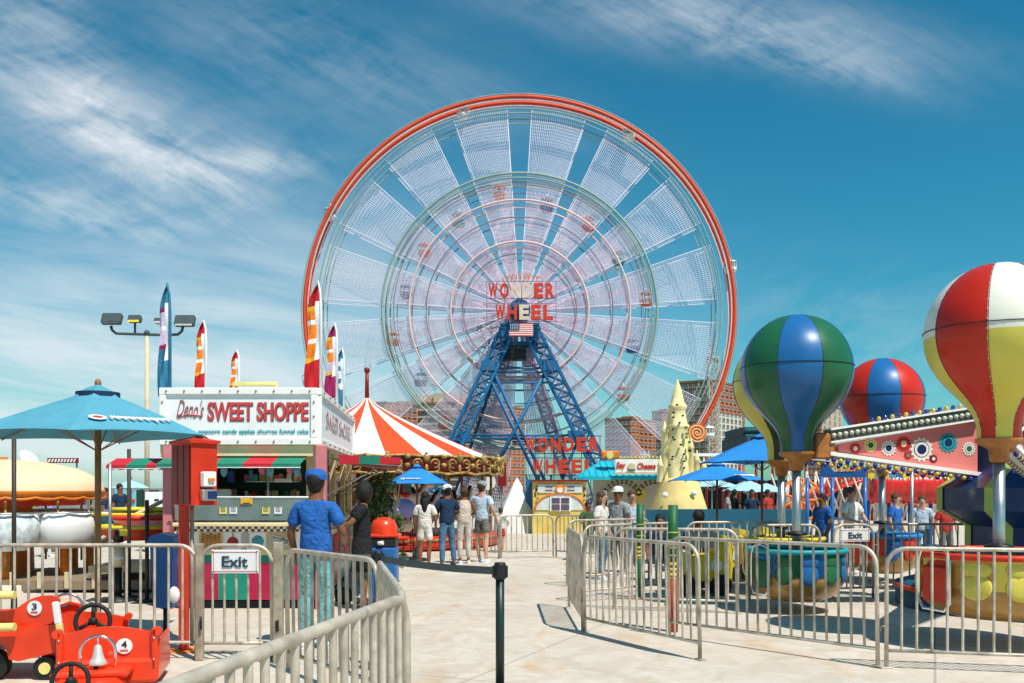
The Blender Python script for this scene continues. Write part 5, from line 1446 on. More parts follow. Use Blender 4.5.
# roller coaster track
D = 40; t = thing('roller_coaster', 'red roller coaster track with pale lattice supports behind the balloon ride', 'roller coaster', (X(830, D), D, 0))
mb = MB(redp)
pts = [P(782, 508, D), P(800, 500, D), P(822, 488, D), P(842, 476, D), P(862, 470, D), P(885, 478, D), P(905, 492, D), P(930, 498, D)]
for dy in (0, 1.0): mb.tube([p + Vector((0, dy, 0)) for p in pts], .10, 6)
for i in range(len(pts) - 1):
    for j in range(5): q = pts[i].lerp(pts[i + 1], j / 5); mb.tube([q, q + Vector((0, 1, 0))], .05, 4); mb.tube([q, pts[i].lerp(pts[i + 1], (j + 1) / 5) + Vector((0, 0, -.45))], .05, 4)
for dy in (0, 1.0): mb.tube([p + Vector((0, dy, -.45)) for p in pts], .07, 6)
mb.build('track', t)
mb = MB(mat('support_pale', (.62, .55, .48), .6))
for px in range(780, 940, 9):
    zt_ = 1.9; mb.tube([(X(px, D), D + .5, 0), P(px, 478 + 12 * math.sin(px * .7), D + .5)], .06, 5)
    mb.tube([(X(px, D), D + .5, 0), P(px + 9, 480, D + .5)], .045, 5); mb.tube([(X(px, D), D - .5, .7), P(px - 9, 474, D - .5)], .04, 5)
mb.build('supports', t)
mb = MB(orange)
for i in range(9): a = i * PI / 4.5; mb.tube([P(800, 500, 36), P(800, 500, 36) + Vector((.8 * math.cos(a), 0, .8 * math.sin(a)))], .05, 5)
mb.tube([P(800, 500, 36) + Vector((.8 * math.cos(i * PI / 12), 0, .8 * math.sin(i * PI / 12))) for i in range(25)], .05, 6)
mb.tube([P(800, 500, 36), Vector((X(800, 36), 36.0, 0))], .06, 6)
tag(mb.build('spoked_wheel'), 'orange spoked ride wheel seen between the balloon poles', 'ride wheel')
# red inflatable tunnel
D = 26; t = thing('red_tunnel_slide', 'glossy red puffy tunnel behind the balloon ride arm', 'slide', (X(920, D), D, 0))
mb = MB(mat('glossy_vinyl_red', (.55, .015, .008), .25, 0, .2, 2, coat=.6)); pr_ = []
N_ = 40; L0, L1 = X(868, D), X(972, D)
vs = []; 
mb.M = Matrix.Translation((L0, D, 1.62)) @ Matrix.Rotation(PI / 2, 4, 'Y')
mb.lathe([(.001, 0)] + [(.44 + .05 * math.sin(i * 1.3) ** 2 * 1.0 - .03 * (i % 4 == 0), (L1 - L0) * i / N_) for i in range(N_ + 1)] + [(.001, L1 - L0)], (0, 0, 0), 24)
mb.M = Matrix(); mb.build('tunnel', t)
mb = MB(blue)
for i in range(6): x = L0 + (L1 - L0) * i / 5; mb.tube([(x, D, 0), (x, D, 1.25)], .05, 6)
mb.build('legs', t)
# blue ride frame with sign
D = 19; t = thing('tea_party_frame', 'blue ride frame with a notched blue header and gold letters', 'ride frame', (X(843, D), D, 0))
def q2(px, py): return (X(px, D), Z(py, D))
mb = MB(mat('header_blue', (.01, .08, .26), .45)); mb.prism([q2(820.5, 477.5), q2(865.5, 477.5), q2(865.5, 469), q2(862, 465.5), q2(858, 466), q2(856, 471), q2(834, 472), q2(829, 466), q2(826, 463), q2(822, 467)], D - .03, D + .03); h_ = mb.build('header', t)
text('lettering', 'TEA PARTY', mat('gold_letters', (.55, .38, .10), .5), h_, P(844.5, 468.6, D - .04), 20 * D / F, 5.0 * D / F, bold=.03, depth=.02)
mb = MB(blue)
for px in (821.5, 829, 856, 865): mb.tube([(X(px, D), D + (.0 if px in (821.5, 865) else 1.4), 0), (X(px, D), D + (.0 if px in (821.5, 865) else 1.4), Z(477, D))], .04, 8)
for z in (.5, 1.0): mb.tube([(X(821.5, D), D, z), (X(865, D), D, z)], .02, 6)
mb.build('posts', t)
mb = MB()
for i, m in enumerate((yel, umbl, yel, umbl, blue, yel)):
    mb.mat(m); x = X(868 + i * 7, D); w_ = 6.4 / F * D; z = Z(473, D); mb.prism([(x, z), (x, z - .12), (x + w_ * .25, z - .09), (x + w_ * .5, z - .15), (x + w_ * .75, z - .09), (x + w_, z - .12), (x + w_, z)], D - .01, D + .01)
mb.mat(steel); mb.tube([(X(865, D), D, Z(472.5, D)), (X(912, D), D, Z(472.5, D))], .012, 5); mb.tube([(X(912, D), D, 0), (X(912, D), D, Z(472, D))], .03, 6)
tag(mb.build('bunting'), 'yellow and blue scalloped bunting right of the blue ride frame', 'bunting')

# ================================================================ BALLOON RIDE
HX, HYc = 7.25, 12.9
t = ride = thing('balloon_ride', 'balloon ride with striped hot-air balloons, baskets and a navy centre tower', 'balloon ride', (HX, HYc, 0))
mb = MB(stage); mb.lathe([(1.9, .0), (1.9, .28), (1.75, .34), (.01, .34)], (HX, HYc, 0), 32); mb.mat(redp); mb.lathe([(1.92, .23), (1.92, .29), (1.9, .295)], (HX, HYc, 0), 32); mb.build('platform', t)
mb = MB(navy)
prof = [(1.0, .34), (1.0, 1.10), (1.36, 1.32), (1.36, 1.62), (1.05, 1.85), (.95, 2.0)]
a0 = R(22.5 + 8)
mb.lathe(prof, (HX, HYc, 0), 8, a0=a0, a1=a0 + 2 * PI, smooth=False); mb.mat(navy); mb.lathe([(.95, 2.0), (.8, 2.75), (.01, 2.95)], (HX, HYc, 0), 8, a0=a0, a1=a0 + 2 * PI, smooth=False); hub = mb.build('centre_tower', t)
mb = MB(lime)
for i in range(8):
    a = a0 + 2 * PI * i / 8; s_ = .14
    for (r0, z0_), (r1, z1_) in zip(prof[:5], prof[1:]):
        q0 = Vector((HX + (r0 + .012) * math.cos(a), HYc + (r0 + .012) * math.sin(a), z0_)); q1 = Vector((HX + (r1 + .012) * math.cos(a), HYc + (r1 + .012) * math.sin(a), z1_))
        b = a + PI / 8 + PI / 2; e_ = Vector((math.cos(b), math.sin(b), 0)) * s_; o = Vector((math.cos(a), math.sin(a), 0)) * .004
        mb.add([q0 + o, q0 + e_ + o, q1 + e_ + o, q1 + o], [(0, 1, 2, 3)])
mb.build('lime_stripes', hub)

bdata = [('red and yellow balloon with a white top, largest and nearest', 999, 9.8, .725, 334, 2.12, (fred, fwhite, fyel), -53, 'A'),
         ('green balloon with a blue front gore', 796.5, 12.5, .72, 370, 2.08, (fblue, fgreen, fgreen), -19, 'B'),
         ('yellow and dark green balloon half hidden behind the green one', 781.5, 14.6, .735, 384, 2.03, (fdark, fyel, fyel), -32, 'C'),
         ('red and blue balloon at the back', 882, 16.4, .70, 399, 2.05, (fblue, fred, fred), -20, 'D')]


def balloon(lab, px, D, r, pyc, zn, cols, phi, key):
    x = X(px, D); zc = Z(pyc, D); cd = math.atan2(-D, -x)
    prof = []
    rn = r * .27
    for i in range(17): th = PI * .69 * i / 16; prof.append((max(.004, r * math.sin(th)), zc + r * math.cos(th)))
    zl = (zc - zn) / r
    for dz, q in ((.67, .745), (.76, .665), (.85, .58), (.94, .495), (1.03, .42), (1.12, .36), (1.22, .315), (1.34, .29)): prof.append((r * q, zc - r * dz))
    prof.append((r * .28, zn)); rn = r * .28
    n, sub = 8, 6; a0_ = cd + R(phi)
    mb = MB()
    def mf(j, i):
        g = (j // sub) % 2
        if g == 0: return cols[0]
        return cols[1] if i < 13.3 - 0 and prof[i][1] > zc + .02 else cols[2]
    ns = n * sub; base = 0
    mb.lathe(prof, (x, D, 0), ns, a0=a0_, a1=a0_ + 2 * PI, matf=mf)
    bo = mb.build('balloon', ride, lab)
    mb = MB(mat('seam_dark', (.03, .03, .03), .5)); mb.tube([(x + (r + .002) * math.cos(2 * PI * i / 64), D + (r + .002) * math.sin(2 * PI * i / 64), zc + .03) for i in range(65)], .006, 4, False); mb.build('equator_seam', bo)
    mb = MB(MATS['seam_dark'])
    for g in range(n):
        a = a0_ + 2 * PI * g / n + .012; mb.tube([(x + (pr0 + .0005) * math.cos(a), D + (pr0 + .0005) * math.sin(a), pz0) for (pr0, pz0) in prof[1:-1]], .0035, 4, False)
    mb.build('gore_seams', bo)
    mb = MB(cols[1])
    for g in range(n):
        a = a0_ + 2 * PI * g / n
        for (pr0, pz0) in prof[3:-1:1]: mb.ball((x + (pr0 + .001) * math.cos(a), D + (pr0 + .001) * math.sin(a), pz0), .008, 5)
    mb.build('gore_rivets', bo)
    mb = MB(rustyo); mb.lathe([(rn * 1.12, zn + .01), (rn * 1.12, zn - .03), (rn * .5, zn - .10), (.09, zn - .22), (.07, zn - .24), (.01, zn + .0)], (x, D, 0), 16); mb.build('neck_bracket', bo)
    # mast from bracket to basket
    mb = MB(steel); mb.tube([(x, D, zn - .22), (x, D, .42)], .058, 16); mb.mat(black); mb.lathe([(.06, .99), (.14, 1.0), (.14, 1.03), (.06, 1.05)], (x, D, 0), 16); mb.build('mast', ride)
    return x, D, cd


pos = {}
for b in bdata:
    pos[b[-1]] = balloon(*b)


def basket(key, rr, bm_, rimm, ca, cb, zb_=.26):
    x, D, cd = pos[key]; hgt = .86
    prof = [(.01, zb_), (rr * .55, zb_), (rr * .82, zb_ + .07), (rr * .95, zb_ + .20), (rr * .98, zb_ + .30), (rr * .97, zb_ + .32), (rr * 1.0, zb_ + .34), (rr * 1.0, zb_ + .60), (rr * 1.04, zb_ + .64)]
    mb = MB(bm_); gap0 = cd + R(-62); gap1 = cd + R(-32)
    n = 48
    def mf(j, i):
        if i < 5: return bm_
        g = (j // 4) % 2
        return ca if g == 0 else cb
    mb.lathe(prof, (x, D, 0), n, matf=mf, rf=lambda a, z: 1 + .02 * abs(math.sin(a * 6)) * (z > zb_ + .1))
    mb.mat(dark); mb.lathe([(rr * .96, zb_ + .62), (rr * .9, zb_ + .2), (.01, zb_ + .15)], (x, D, 0), 24)
    bo = mb.build('basket', ride)
    mb = MB(rimm); mb.tube([(x + rr * 1.04 * math.cos(2 * PI * i / 48), D + rr * 1.04 * math.sin(2 * PI * i / 48), zb_ + .645) for i in range(49)], .035, 8, False); mb.build('rim', bo)
    mb = MB(ca)
    for g in range(12):   # puffy hanging cushions round the basket
        a = cd + R(15) + 2 * PI * g / 12
        mb.mat((fyel, redp)[g % 3 == 1] if key == 'A' else (cb, ca)[g % 2])
        for zz_, hh in ((zb_ + .53, .10), (zb_ + .36, .15)):
            mb.M = Matrix.Translation((x + rr * 1.0 * math.cos(a), D + rr * 1.0 * math.sin(a), zz_)) @ Matrix.Rotation(a, 4, 'Z')
            mb.ball((0, 0, 0), 1, 12, (.022, rr * .20, hh * .9))
    mb.M = Matrix(); mb.build('side_cushions', bo)
    # entrance frame, a chrome hoop with a red seat back behind
    a = cd + R(-44); ax = Vector((math.cos(a), math.sin(a), 0)); tx = Vector((-math.sin(a), math.cos(a), 0)); c = Vector((x, D, 0)) + ax * rr * 1.07
    mb = MB(chrome); w_ = rr * .26
    mb.tube([c + tx * sx + Vector((0, 0, z)) for sx, z in ((-w_, zb_ + .18), (-w_, zb_ + .60), (-w_ * .8, zb_ + .70), (0, zb_ + .74), (w_ * .8, zb_ + .70), (w_, zb_ + .60), (w_, zb_ + .18), (w_ * .7, zb_ + .10), (-w_ * .7, zb_ + .10), (-w_, zb_ + .18))], .018, 8); mb.build('door_hoop', bo)
    mb = MB(ca if key != 'A' else redp); mb.M = Matrix.Translation(c - ax * .02 + Vector((0, 0, zb_ + .42))) @ Matrix.Rotation(a, 4, 'Z'); mb.box((0, 0, -.06), (.04, w_ * 1.7, .36), bev=.02); mb.build('door', bo)


basket('A', .78, brass, redp, fyel, brass, .30)
basket('B', .60, brass, teal, fgreen, fblue, .16)
basket('C', .60, brass, yel, fyel, fdark, .2)
basket('D', .60, brass, umb, redp, blue, .16)

# arm: built once along +X from the hub, copied round
proto = None
def arm_local():
    root = bpy.data.objects.new('arm', None)
    r0, r1 = 1.0, 3.1
    zt0, zt1, zl0, zl1 = 2.62, 2.30, 1.80, 2.07
    parts_ = []
    # upper and lower channels
    mb = MB(mat('arm_channel', (.10, .11, .08), .5, .2, .2, 8)); 
    for sy in (-1,):
        mb.box(((r0 + r1) / 2, 0, (zt0 + zt1) / 2), ((r1 - r0) * 1.012, .20, .15), M=Matrix.Rotation(math.atan2(zt0 - zt1, r1 - r0), 4, 'Y'))
    parts_.append(('upper_beam', mb))
    mb = MB(white)
    for dz in (-.085, .085): mb.box(((r0 + r1) / 2, 0, (zt0 + zt1) / 2 + dz), ((r1 - r0) * 1.012, .25, .025), M=Matrix.Rotation(math.atan2(zt0 - zt1, r1 - r0), 4, 'Y'))
    mb.box(((r0 + r1) / 2, 0, (zl0 + zl1) / 2), ((r1 - r0) * 1.008, .22, .05), M=Matrix.Rotation(math.atan2(zl0 - zl1, r1 - r0), 4, 'Y'))
    parts_.append(('trim_rail', mb))
    mb = MB(bulbw)
    for i in range(26):
        u = (i + .5) / 26
        for sy in (-1, 1): mb.ball((r0 + (r1 - r0) * u, sy * .115, zt0 + (zt1 - zt0) * u), .033, 8)
    parts_.append(('frosted_bulbs', mb))
    mb = MB()
    for i in range(22):
        u = (i + .5) / 22; mb.mat((bulby, bulbb)[i % 2])
        if u < .72: mb.ball((r0 + (r1 - r0) * u, 0, zt0 + (zt1 - zt0) * u + .13), .032, 8)
        for sy in (-1, 1): mb.ball((r0 + (r1 - r0) * u, sy * .09, zl0 + (zl1 - zl0) * u - .05 - .03 * (sy > 0)), .034, 8)
    parts_.append(('coloured_bulbs', mb))
    mb = MB(pinkp)
    mb.prism([(r0, zl0 + .03), (r1 - .15, zl1 + .03), (r1 - .15, zt1 - .10), (r0, zt0 - .10)], -.02, .02)
    parts_.append(('flower_panel', mb))
    mb = MB()
    fl = [(.06, .45, .10, fwhite, fgreen), (.20, .60, .14, teal, navy), (.38, .42, .17, fwhite, navy), (.50, .62, .11, redp, peach), (.60, .45, .11, fwhite, navy), (.72, .62, .10, paleyel, fgreen), (.82, .4, .08, redp, fwhite), (.30, .16, .06, dkred, fwhite), (.47, .2, .06, redp, teal)]
    for (u, v, r_, c1, c2) in fl:
        x = r0 + (r1 - r0) * u; zlo = zl0 + (zl1 - zl0) * u + .05; zhi = zt0 + (zt1 - zt0) * u - .12; z = zlo + (zhi - zlo) * v; r_ = min(r_, (zhi - zlo) * .48)
        for sy in (-1, 1):
            y = sy * .024
            np_ = 14; poly = []
            for q in range(np_ * 2): a = PI * q / np_; rr = r_ * (1, .78)[q % 2]; poly.append((x + rr * math.cos(a), z + rr * math.sin(a)))
            mb.mat(c1); mb.prism(poly, min(y, y + sy * .004), max(y, y + sy * .004))
            mb.mat(navy); mb.prism([(x + r_ * .64 * math.cos(PI * q / 12), z + r_ * .64 * math.sin(PI * q / 12)) for q in range(24)], min(y, y + sy * .006), max(y, y + sy * .006))
            mb.mat(c1); mb.prism([(x + r_ * .58 * math.cos(PI * q / 12), z + r_ * .58 * math.sin(PI * q / 12)) for q in range(24)], min(y, y + sy * .008), max(y, y + sy * .008))
            mb.mat(c2); mb.prism([(x + r_ * .38 * math.cos(PI * q / 12), z + r_ * .38 * math.sin(PI * q / 12)) for q in range(24)], min(y, y + sy * .010), max(y, y + sy * .010))
    parts_.append(('painted_flowers', mb))
    mb = MB(rustyo); mb.box((r1 + .06, 0, 2.17), (.26, .20, .34), bev=.02); mb.tube([(r1 + .1, 0, 2.05), (r1 + .5, 0, 1.98)], .04, 8); parts_.append(('hinge_box', mb))
    return parts_


cr = arm_local()
arm0 = None
for key in 'BADC':
    x, y, cd = pos[key]; ang = math.atan2(y - HYc, x - HX); dist = math.hypot(x - HX, y - HYc)
    if arm0 is None:
        arm0 = MB.build(cr[0][1], 'arm', None)
        for nm, m_ in cr[1:]:
            o = MB.build(m_, nm, None); o.parent = arm0
        a_ = arm0
    else: a_ = dup(arm0)
    a_.parent = ride; a_.location = (0, 0, 0); a_.rotation_euler = (0, 0, ang); a_.scale = ((dist - .10) / 3.42, 1, 1)
# yellow kiddie cars in the queue area behind
for i, (px, D, m, lab) in enumerate(((745, 17.5, yel, 'yellow toy ride car with number one behind the end-on queue barrier'), (722, 16.5, yel, 'yellow toy ride car left of the balloon poles'), (700, 14.5, yel, 'yellow toy ride car nearest the height measuring post'), (772, 15.6, white2, 'white toy ride car beneath the hidden yellow balloon'))):
    t = thing('toy_car', lab, 'toy car', (X(px, D), D, 0), 'small toy ride cars')
    x = X(px, D); mb = MB(m); mb.prism([(x - .42, .22), (x + .42, .22), (x + .45, .5), (x + .40, .88), (x + .25, .92), (x + .18, .62), (x - .1, .58), (x - .3, .66), (x - .44, .52)], D - .25, D + .25); mb.build('body', t)
    mb = MB(white2); mb.disc((x + .2, D - .255, .45), .09, 18, .01); bb = mb.build('number_badge', t); text('numeral', '1', redp, bb, (x + .2, D - .272, .45), .04, .11, bold=.02)
    for sx in (-1, 1):
        mb = MB(rubber); mb.tube([(x + .27 * sx, D - .3, .16), (x + .27 * sx, D + .3, .16)], .16, 16); mb.build('wheel', t)
# grey cabinet beside the seated woman
mb = MB(mat('cabinet_grey', (.32, .28, .24), .6)); mb.box((X(703, 14.2), 14.2, .84), (.46, .25, .22), bev=.01); mb.mat(steel)
for sx in (-1, 1): mb.tube([(X(703, 14.2) + .2 * sx, 14.2, 0), (X(703, 14.2) + .2 * sx, 14.2, .74)], .02, 6)
tag(mb.build('control_cabinet'), 'grey metal control cabinet on legs in front of the seated woman', 'cabinet')

# ================================================================ TREE AND BIN BY THE BOOTH
def foliage(mb, c, r, n, s_, rnd, mats):
    for i in range(n):
        while True:
            v = Vector((rnd.uniform(-1, 1), rnd.uniform(-1, 1), rnd.uniform(-1, 1)))
            if v.length < 1: break
        p = Vector(c) + Vector((v.x * r[0], v.y * r[1], v.z * r[2]))
        a = Vector((rnd.gauss(0, 1), rnd.gauss(0, 1), rnd.gauss(0, 1))).normalized(); b = a.cross(Vector((rnd.gauss(0, 1), rnd.gauss(0, 1), rnd.gauss(0, 1)))).normalized()
        mb.mat(mats[rnd.randrange(len(mats))]); q = s_ * rnd.uniform(.6, 1.3)
        mb.add([p - a * q, p + b * q * .45, p + a * q, p - b * q * .45], [(0, 1, 2, 3)])


D = 16; tx = X(384, D); t = thing('flowering_shrub', 'leafy shrub with small white flowers beside the booth awning', 'shrub', (tx, D, 0))
mb = MB(bark); rnd = random.Random(11)
for k in range(7):
    a = rnd.uniform(0, 6.28); mb.tube([(tx, D, 0), (tx + .1 * math.cos(a), D + .1 * math.sin(a), .6), (tx + .3 * math.cos(a), D + .3 * math.sin(a), 1.3 + .5 * rnd.random())], .025, 6, r1=.008)
mb.build('stems', t)
mb = MB()
for k in range(26):
    cc = (tx + rnd.uniform(-.3, .22), D + rnd.uniform(-.3, .3), rnd.uniform(.35, 1.72)); foliage(mb, cc, (.2, .2, .18), 130, .045, rnd, [leafg, leafg, leafl])
foliage(mb, (tx - .02, D, 1.1), (.35, .35, .75), 90, .03, rnd, [white2])
mb.build('foliage', t)
D = 13.3; x = X(384, D); t = thing('waste_bin', 'blue waste bin with a domed red lid next to the woman in black', 'bin', (x, D, 0))
mb = MB(MATS['bin_blue']); mb.box((x, D, .42), (.38, .38, .76), bev=.03); mb.build('body', t)
mb = MB(black); mb.box((x, D, .86), (.36, .36, .14), bev=.02); mb.mat(white2); mb.tube([(x - .06, D - .19, .85), (x + .02, D - .20, .86)], .03, 8); mb.build('collar', t)
mb = MB(redcar); mb.box((x + .02, D, .955), (.42, .40, .05), bev=.02); mb.lathe([(.19, .98), (.185, 1.08), (.15, 1.16), (.08, 1.20), (.001, 1.21)], (x, D, 0), 24); mb.build('domed_lid', t)

# ================================================================ LEFT SIDE
D = 16; cx_ = X(2, D); t = thing('dome_ride', 'round kiddie ride with a peach dome canopy and pale pods at the left edge', 'kiddie ride', (cx_, D, 0))
ze_ = Z(492, D)
mb = MB(peach); mb.lathe([(.02, ze_ + .55)] + [(1.6 * math.sin(PI / 2 * i / 10), ze_ + .55 * math.cos(PI / 2 * i / 10) ** .9 if i < 10 else ze_) for i in range(1, 11)], (cx_, D, 0), 40); mb.build('dome_canopy', t)
mb = MB(orange); mb.lathe([(1.62, ze_ + .02), (1.62, ze_ - .07), (1.6, ze_ - .07)], (cx_, D, 0), 40, rf=lambda a, z: 1 + .01 * math.sin(a * 20)); 
mb.tube([(cx_ + 1.6 * math.cos(2 * PI * i / 96), D + 1.6 * math.sin(2 * PI * i / 96), ze_ - .08 - .03 * abs(math.sin(i * PI / 4))) for i in range(97)], .025, 5, False); mb.build('valance', t)
mb = MB(gold); 
for i in range(12): a = 2 * PI * i / 12; mb.tube([(cx_ + 1.5 * math.cos(a), D + 1.5 * math.sin(a), .3), (cx_ + 1.5 * math.cos(a), D + 1.5 * math.sin(a), ze_)], .02, 6)
mb.build('posts', t)
mb = MB(orange); mb.lathe([(.5, .1), (.45, ze_)], (cx_, D, 0), 16); mb.mat(redp); mb.lathe([(1.3, ze_ - .22), (1.3, ze_ - .12)], (cx_, D, 0), 30); mb.build('core_drum', t)
mb = MB(mat('platform_pale', (.6, .5, .4), .6)); mb.lathe([(1.75, 0), (1.75, .12), (.01, .14)], (cx_, D, 0), 40); mb.build('platform', t)
podb = mat('pod_pattern', (.62, .68, .72), .4, 0, .35, 9)
for i in range(9):
    a = R(-100 + 40 * i); c = Vector((cx_ + 1.35 * math.cos(a), D + 1.35 * math.sin(a), 0))
    mb = MB(podb if i % 3 == 1 else white2); mb.M = Matrix.Translation(c) @ Matrix.Rotation(a + PI / 2, 4, 'Z')
    mb.lathe([(.01, .62), (.30, .64), (.42, .78), (.45, 1.0), (.42, 1.2), (.36, 1.22), (.30, .9), (.01, .8)], (0, 0, 0), 20, rf=lambda q, z: 1 + .12 * abs(math.cos(q)) + .02 * math.sin(q * 8)); po = mb.build('pod', t)
    mb = MB(orange); mb.M = Matrix.Translation(c); mb.tube([(0, 0, .12), (0, 0, .64)], .07, 10); mb.build('pod_leg', po)
    mb = MB(steel); mb.M = Matrix.Translation(c) @ Matrix.Rotation(a + PI / 2, 4, 'Z')
    mb.tube([(.52 * math.cos(q * .2617) , .46 * math.sin(q * .2617), 1.22) for q in range(25)], .015, 5, False); mb.build('pod_rail', po)
# satellite dish rooftop, red signboards
D = 60; t = thing('satellite_dish', 'white satellite dish on a yellow stand above the peach dome', 'dish', (X(30, D), D, 0))
mb = MB(white2); mb.M = Matrix.Translation(P(29, 459, D)) @ Matrix.Rotation(R(50), 4, 'Y') @ Matrix.Rotation(R(15), 4, 'X'); mb.lathe([(.01, -.28), (.3, -.24), (.55, -.1), (.68, .05), (.66, .05), (.5, -.05), (.01, -.2)], (0, 0, 0), 20); mb.tube([(0, 0, -.25), (0, 0, .5)], .04, 6); mb.M = Matrix(); mb.build('dish', t)
mb = MB(gold); mb.lattice((X(30, D), D, 0), P(30, 462, D), (.6, 0, 0), (0, .6, 0), .09, 1.0); mb.build('stand', t)
for (a, b, py0, py1, D, m, lab) in ((48, 78, 458, 463, 45, dkred, 'long dark red signboard above the peach dome'), (-8, 7, 457, 465, 40, orange, 'orange signboard corner at the left photo edge')):
    mb = MB(m); p = P(a, py0, D); q = P(b, py1, D); mb.box(((p.x + q.x) / 2, D, (p.z + q.z) / 2), (q.x - p.x, .15, p.z - q.z)); mb.mat(white2)
    if m is dkred:
        for i in range(9): mb.box((p.x + (q.x - p.x) * (i + .7) / 9.5, D - .09, (p.z + q.z) / 2), (.07, .02, .16), M=Matrix.Rotation(R(30), 4, 'Y'))
    mb.mat(steel)
    for x in (p.x + .1, q.x - .1): mb.tube([(x, D + .1, 0), (x, D + .1, q.z)], .04, 6)
    tag(mb.build('signboard'), lab, 'signboard')
# aqua kiosk
D = 30; t = thing('aqua_kiosk', 'small aqua kiosk with a red and white band beneath a pale umbrella', 'kiosk', (X(126, D), D, 0))
a = P(115, 489, D); b = P(137, 522, D); mb = MB(mat('aqua_wall', (.20, .52, .56), .6)); mb.box(((a.x + b.x) / 2, D + .5, a.z / 2), (b.x - a.x, 1, a.z)); mb.build('wall', t)
mb = MB(redp); mb.box(P(126, 501, D - .02), (.55, .03, .10)); mb.mat(white2); mb.box(P(126, 501, D - .04), (.3, .02, .07)); mb.build('band', t)
mb = MB(dgreen); mb.box((X(143, D), D + .4, Z(490, D) / 2), (.42, .8, Z(490, D))); mb.build('open_hatch', t)
mb = MB(pale); D = 24; mb.box((X(156, D), D, Z(492, D) / 2), (.42, .4, Z(492, D)), bev=.02); mb.mat(navy); mb.box(P(156.5, 500, D - .205), (.11, .01, .05)); tag(mb.build('electrical_cabinet'), 'tall white cabinet with a small blue plate left of the pink booth post', 'cabinet')
# ramp of toy boats
t = thing('boat_slide', 'low kiddie boat ride with red and yellow hulls on slanted pale rails', 'kiddie ride', (X(140, 15), 15, 0))
D = 15
mb = MB(tan)
for a, b in (((95, 535), (165, 500)), ((98, 540), (168, 508)), ((110, 545), (172, 520))): mb.tube([P(*a, D), P(*b, D + 1.2)], .035, 6)
mb.box((X(135, D), D + .5, .35), (1.3, 1.4, .1)); mb.build('rails', t)
for i, (px, py, DD, m) in enumerate(((138, 533, 14.6, redp), (152, 524, 15.2, white2), (128, 520, 16.0, umbl), (150, 515, 16.4, redp))):
    c = P(px, py, DD); mb = MB(m); mb.lathe([(.01, -.12), (.25, -.1), (.36, .0), (.42, .1)], c, 20, rf=lambda a, z: 1 + .5 * abs(math.cos(a)) ** 1.5); ho = mb.build('hull', t)
    mb = MB(yel if i != 1 else redp); mb.tube([(c.x + .42 * (1 + .5 * abs(math.cos(q * .2617)) ** 1.5) * math.cos(q * .2617), c.y + .42 * (1 + .5 * abs(math.cos(q * .2617)) ** 1.5) * math.sin(q * .2617), c.z + .1) for q in range(25)], .03, 6, False); mb.build('hull_rim', ho)
mb = MB(mat('deck_brown', (.25, .18, .12), .8)); mb.box((X(120, 15), 15.8, .12), (4.2, 2.4, .14)); mb.mat(tan)
for i in range(10): mb.box((X(120, 15) - 1.9 + i * .42, 14.58, .2), (.06, .05, .25))
tag(mb.build('ride_deck'), 'brown timber deck below the toy boats', 'deck')
# black sign post with round base
q = G(118, 601); t = thing('bollard_sign', 'short black post with cream sleeve and round base behind the left barrier', 'bollard', (q.x, q.y, 0))
mb = MB(black); mb.lathe([(.25, 0), (.25, .03), (.06, .06), (.05, .1)], q, 24); mb.tube([q, q + Vector((0, 0, .48))], .055, 14); mb.build('post', t)
mb = MB(tan); mb.tube([q + Vector((0, 0, .5)), q + Vector((0, 0, .82))], .10, 16); mb.mat(white2); mb.ball(q + Vector((0, 0, .62)), .11, 12, (1, 1, .6)); mb.build('sleeve', t)
mb = MB(black); mb.tube([q + Vector((0, 0, .85)), q + Vector((.02, 0, 1.02))], .07, 10); mb.mat(yel); mb.box(q + Vector((.1, -.05, .98)), (.1, .03, .09)); mb.build('top_box', t)
for px, top, D in ((129, 449, 14.0), (147, 500, 13.5)):
    mb = MB(MATS['dark_pole']); mb.tube([(X(px, D), D, 0), (X(px, D), D, Z(top, D))], .028, 10); mb.lathe([(.14, 0), (.14, .02), (.03, .04)], (X(px, D), D, 0), 16); tag(mb.build('slim_pole'), 'slim dark pole rising through the red and green side awning' if px == 129 else 'short dark pole left of the blue sloped-lid bin', 'pole')
# dark bag at the woman's feet, rubbish bits
mb = MB(black); q = G(344, 604); mb.box(q + Vector((0, 0, .12)), (.24, .18, .24), bev=.05); mb.tube([q + Vector((-.07, 0, .23)), q + Vector((0, 0, .34)), q + Vector((.07, 0, .23))], .012, 6); tag(mb.build('black_bag'), 'black bag standing on the ground beside the booth', 'bag')

# ================================================================ PEOPLE
wtee, cblue, cblack, navyt, denim, gshort, tank, wp = [cloth(*a) for a in (('white_cotton', (.72, .69, .64)), ('royal_blue_cotton', (.02, .12, .42)), ('black_cotton', (.015, .015, .017)), ('navy_cotton', (.012, .035, .08)), ('denim', (.07, .16, .26)), ('grey_shorts', (.16, .16, .15)), ('cream_tank', (.60, .50, .42)), ('pale_trousers', (.52, .47, .42)))]
lblue, aqua, redsh, olive, greyc = [cloth(*a) for a in (('pale_blue_cotton', (.48, .58, .70)), ('aqua_trousers', (.14, .42, .45)), ('red_cotton', (.45, .04, .03)), ('olive_cotton', (.05, .10, .04)), ('grey_cotton', (.3, .32, .34)))]
AW = (((-.30, -.06, 1.16), (-.16, -.26, 1.08)), ((.30, -.06, 1.16), (.16, -.26, 1.08)))   # forearms forward
def ppl(px, D, *a, **k): return person(a[0], (X(px, D), D, 0), *a[1:], **k)
ppl(316, 9.6, 'person in a royal blue shirt and blue cap facing the booth counter behind the barrier', R(170), 1.79, skinb, cblue, aqua, hairb, cap=cblue, arms=(((-.27, -.02, 1.14), (-.2, -.25, 1.05)), ((.27, .0, 1.13), (.25, -.1, .9))))
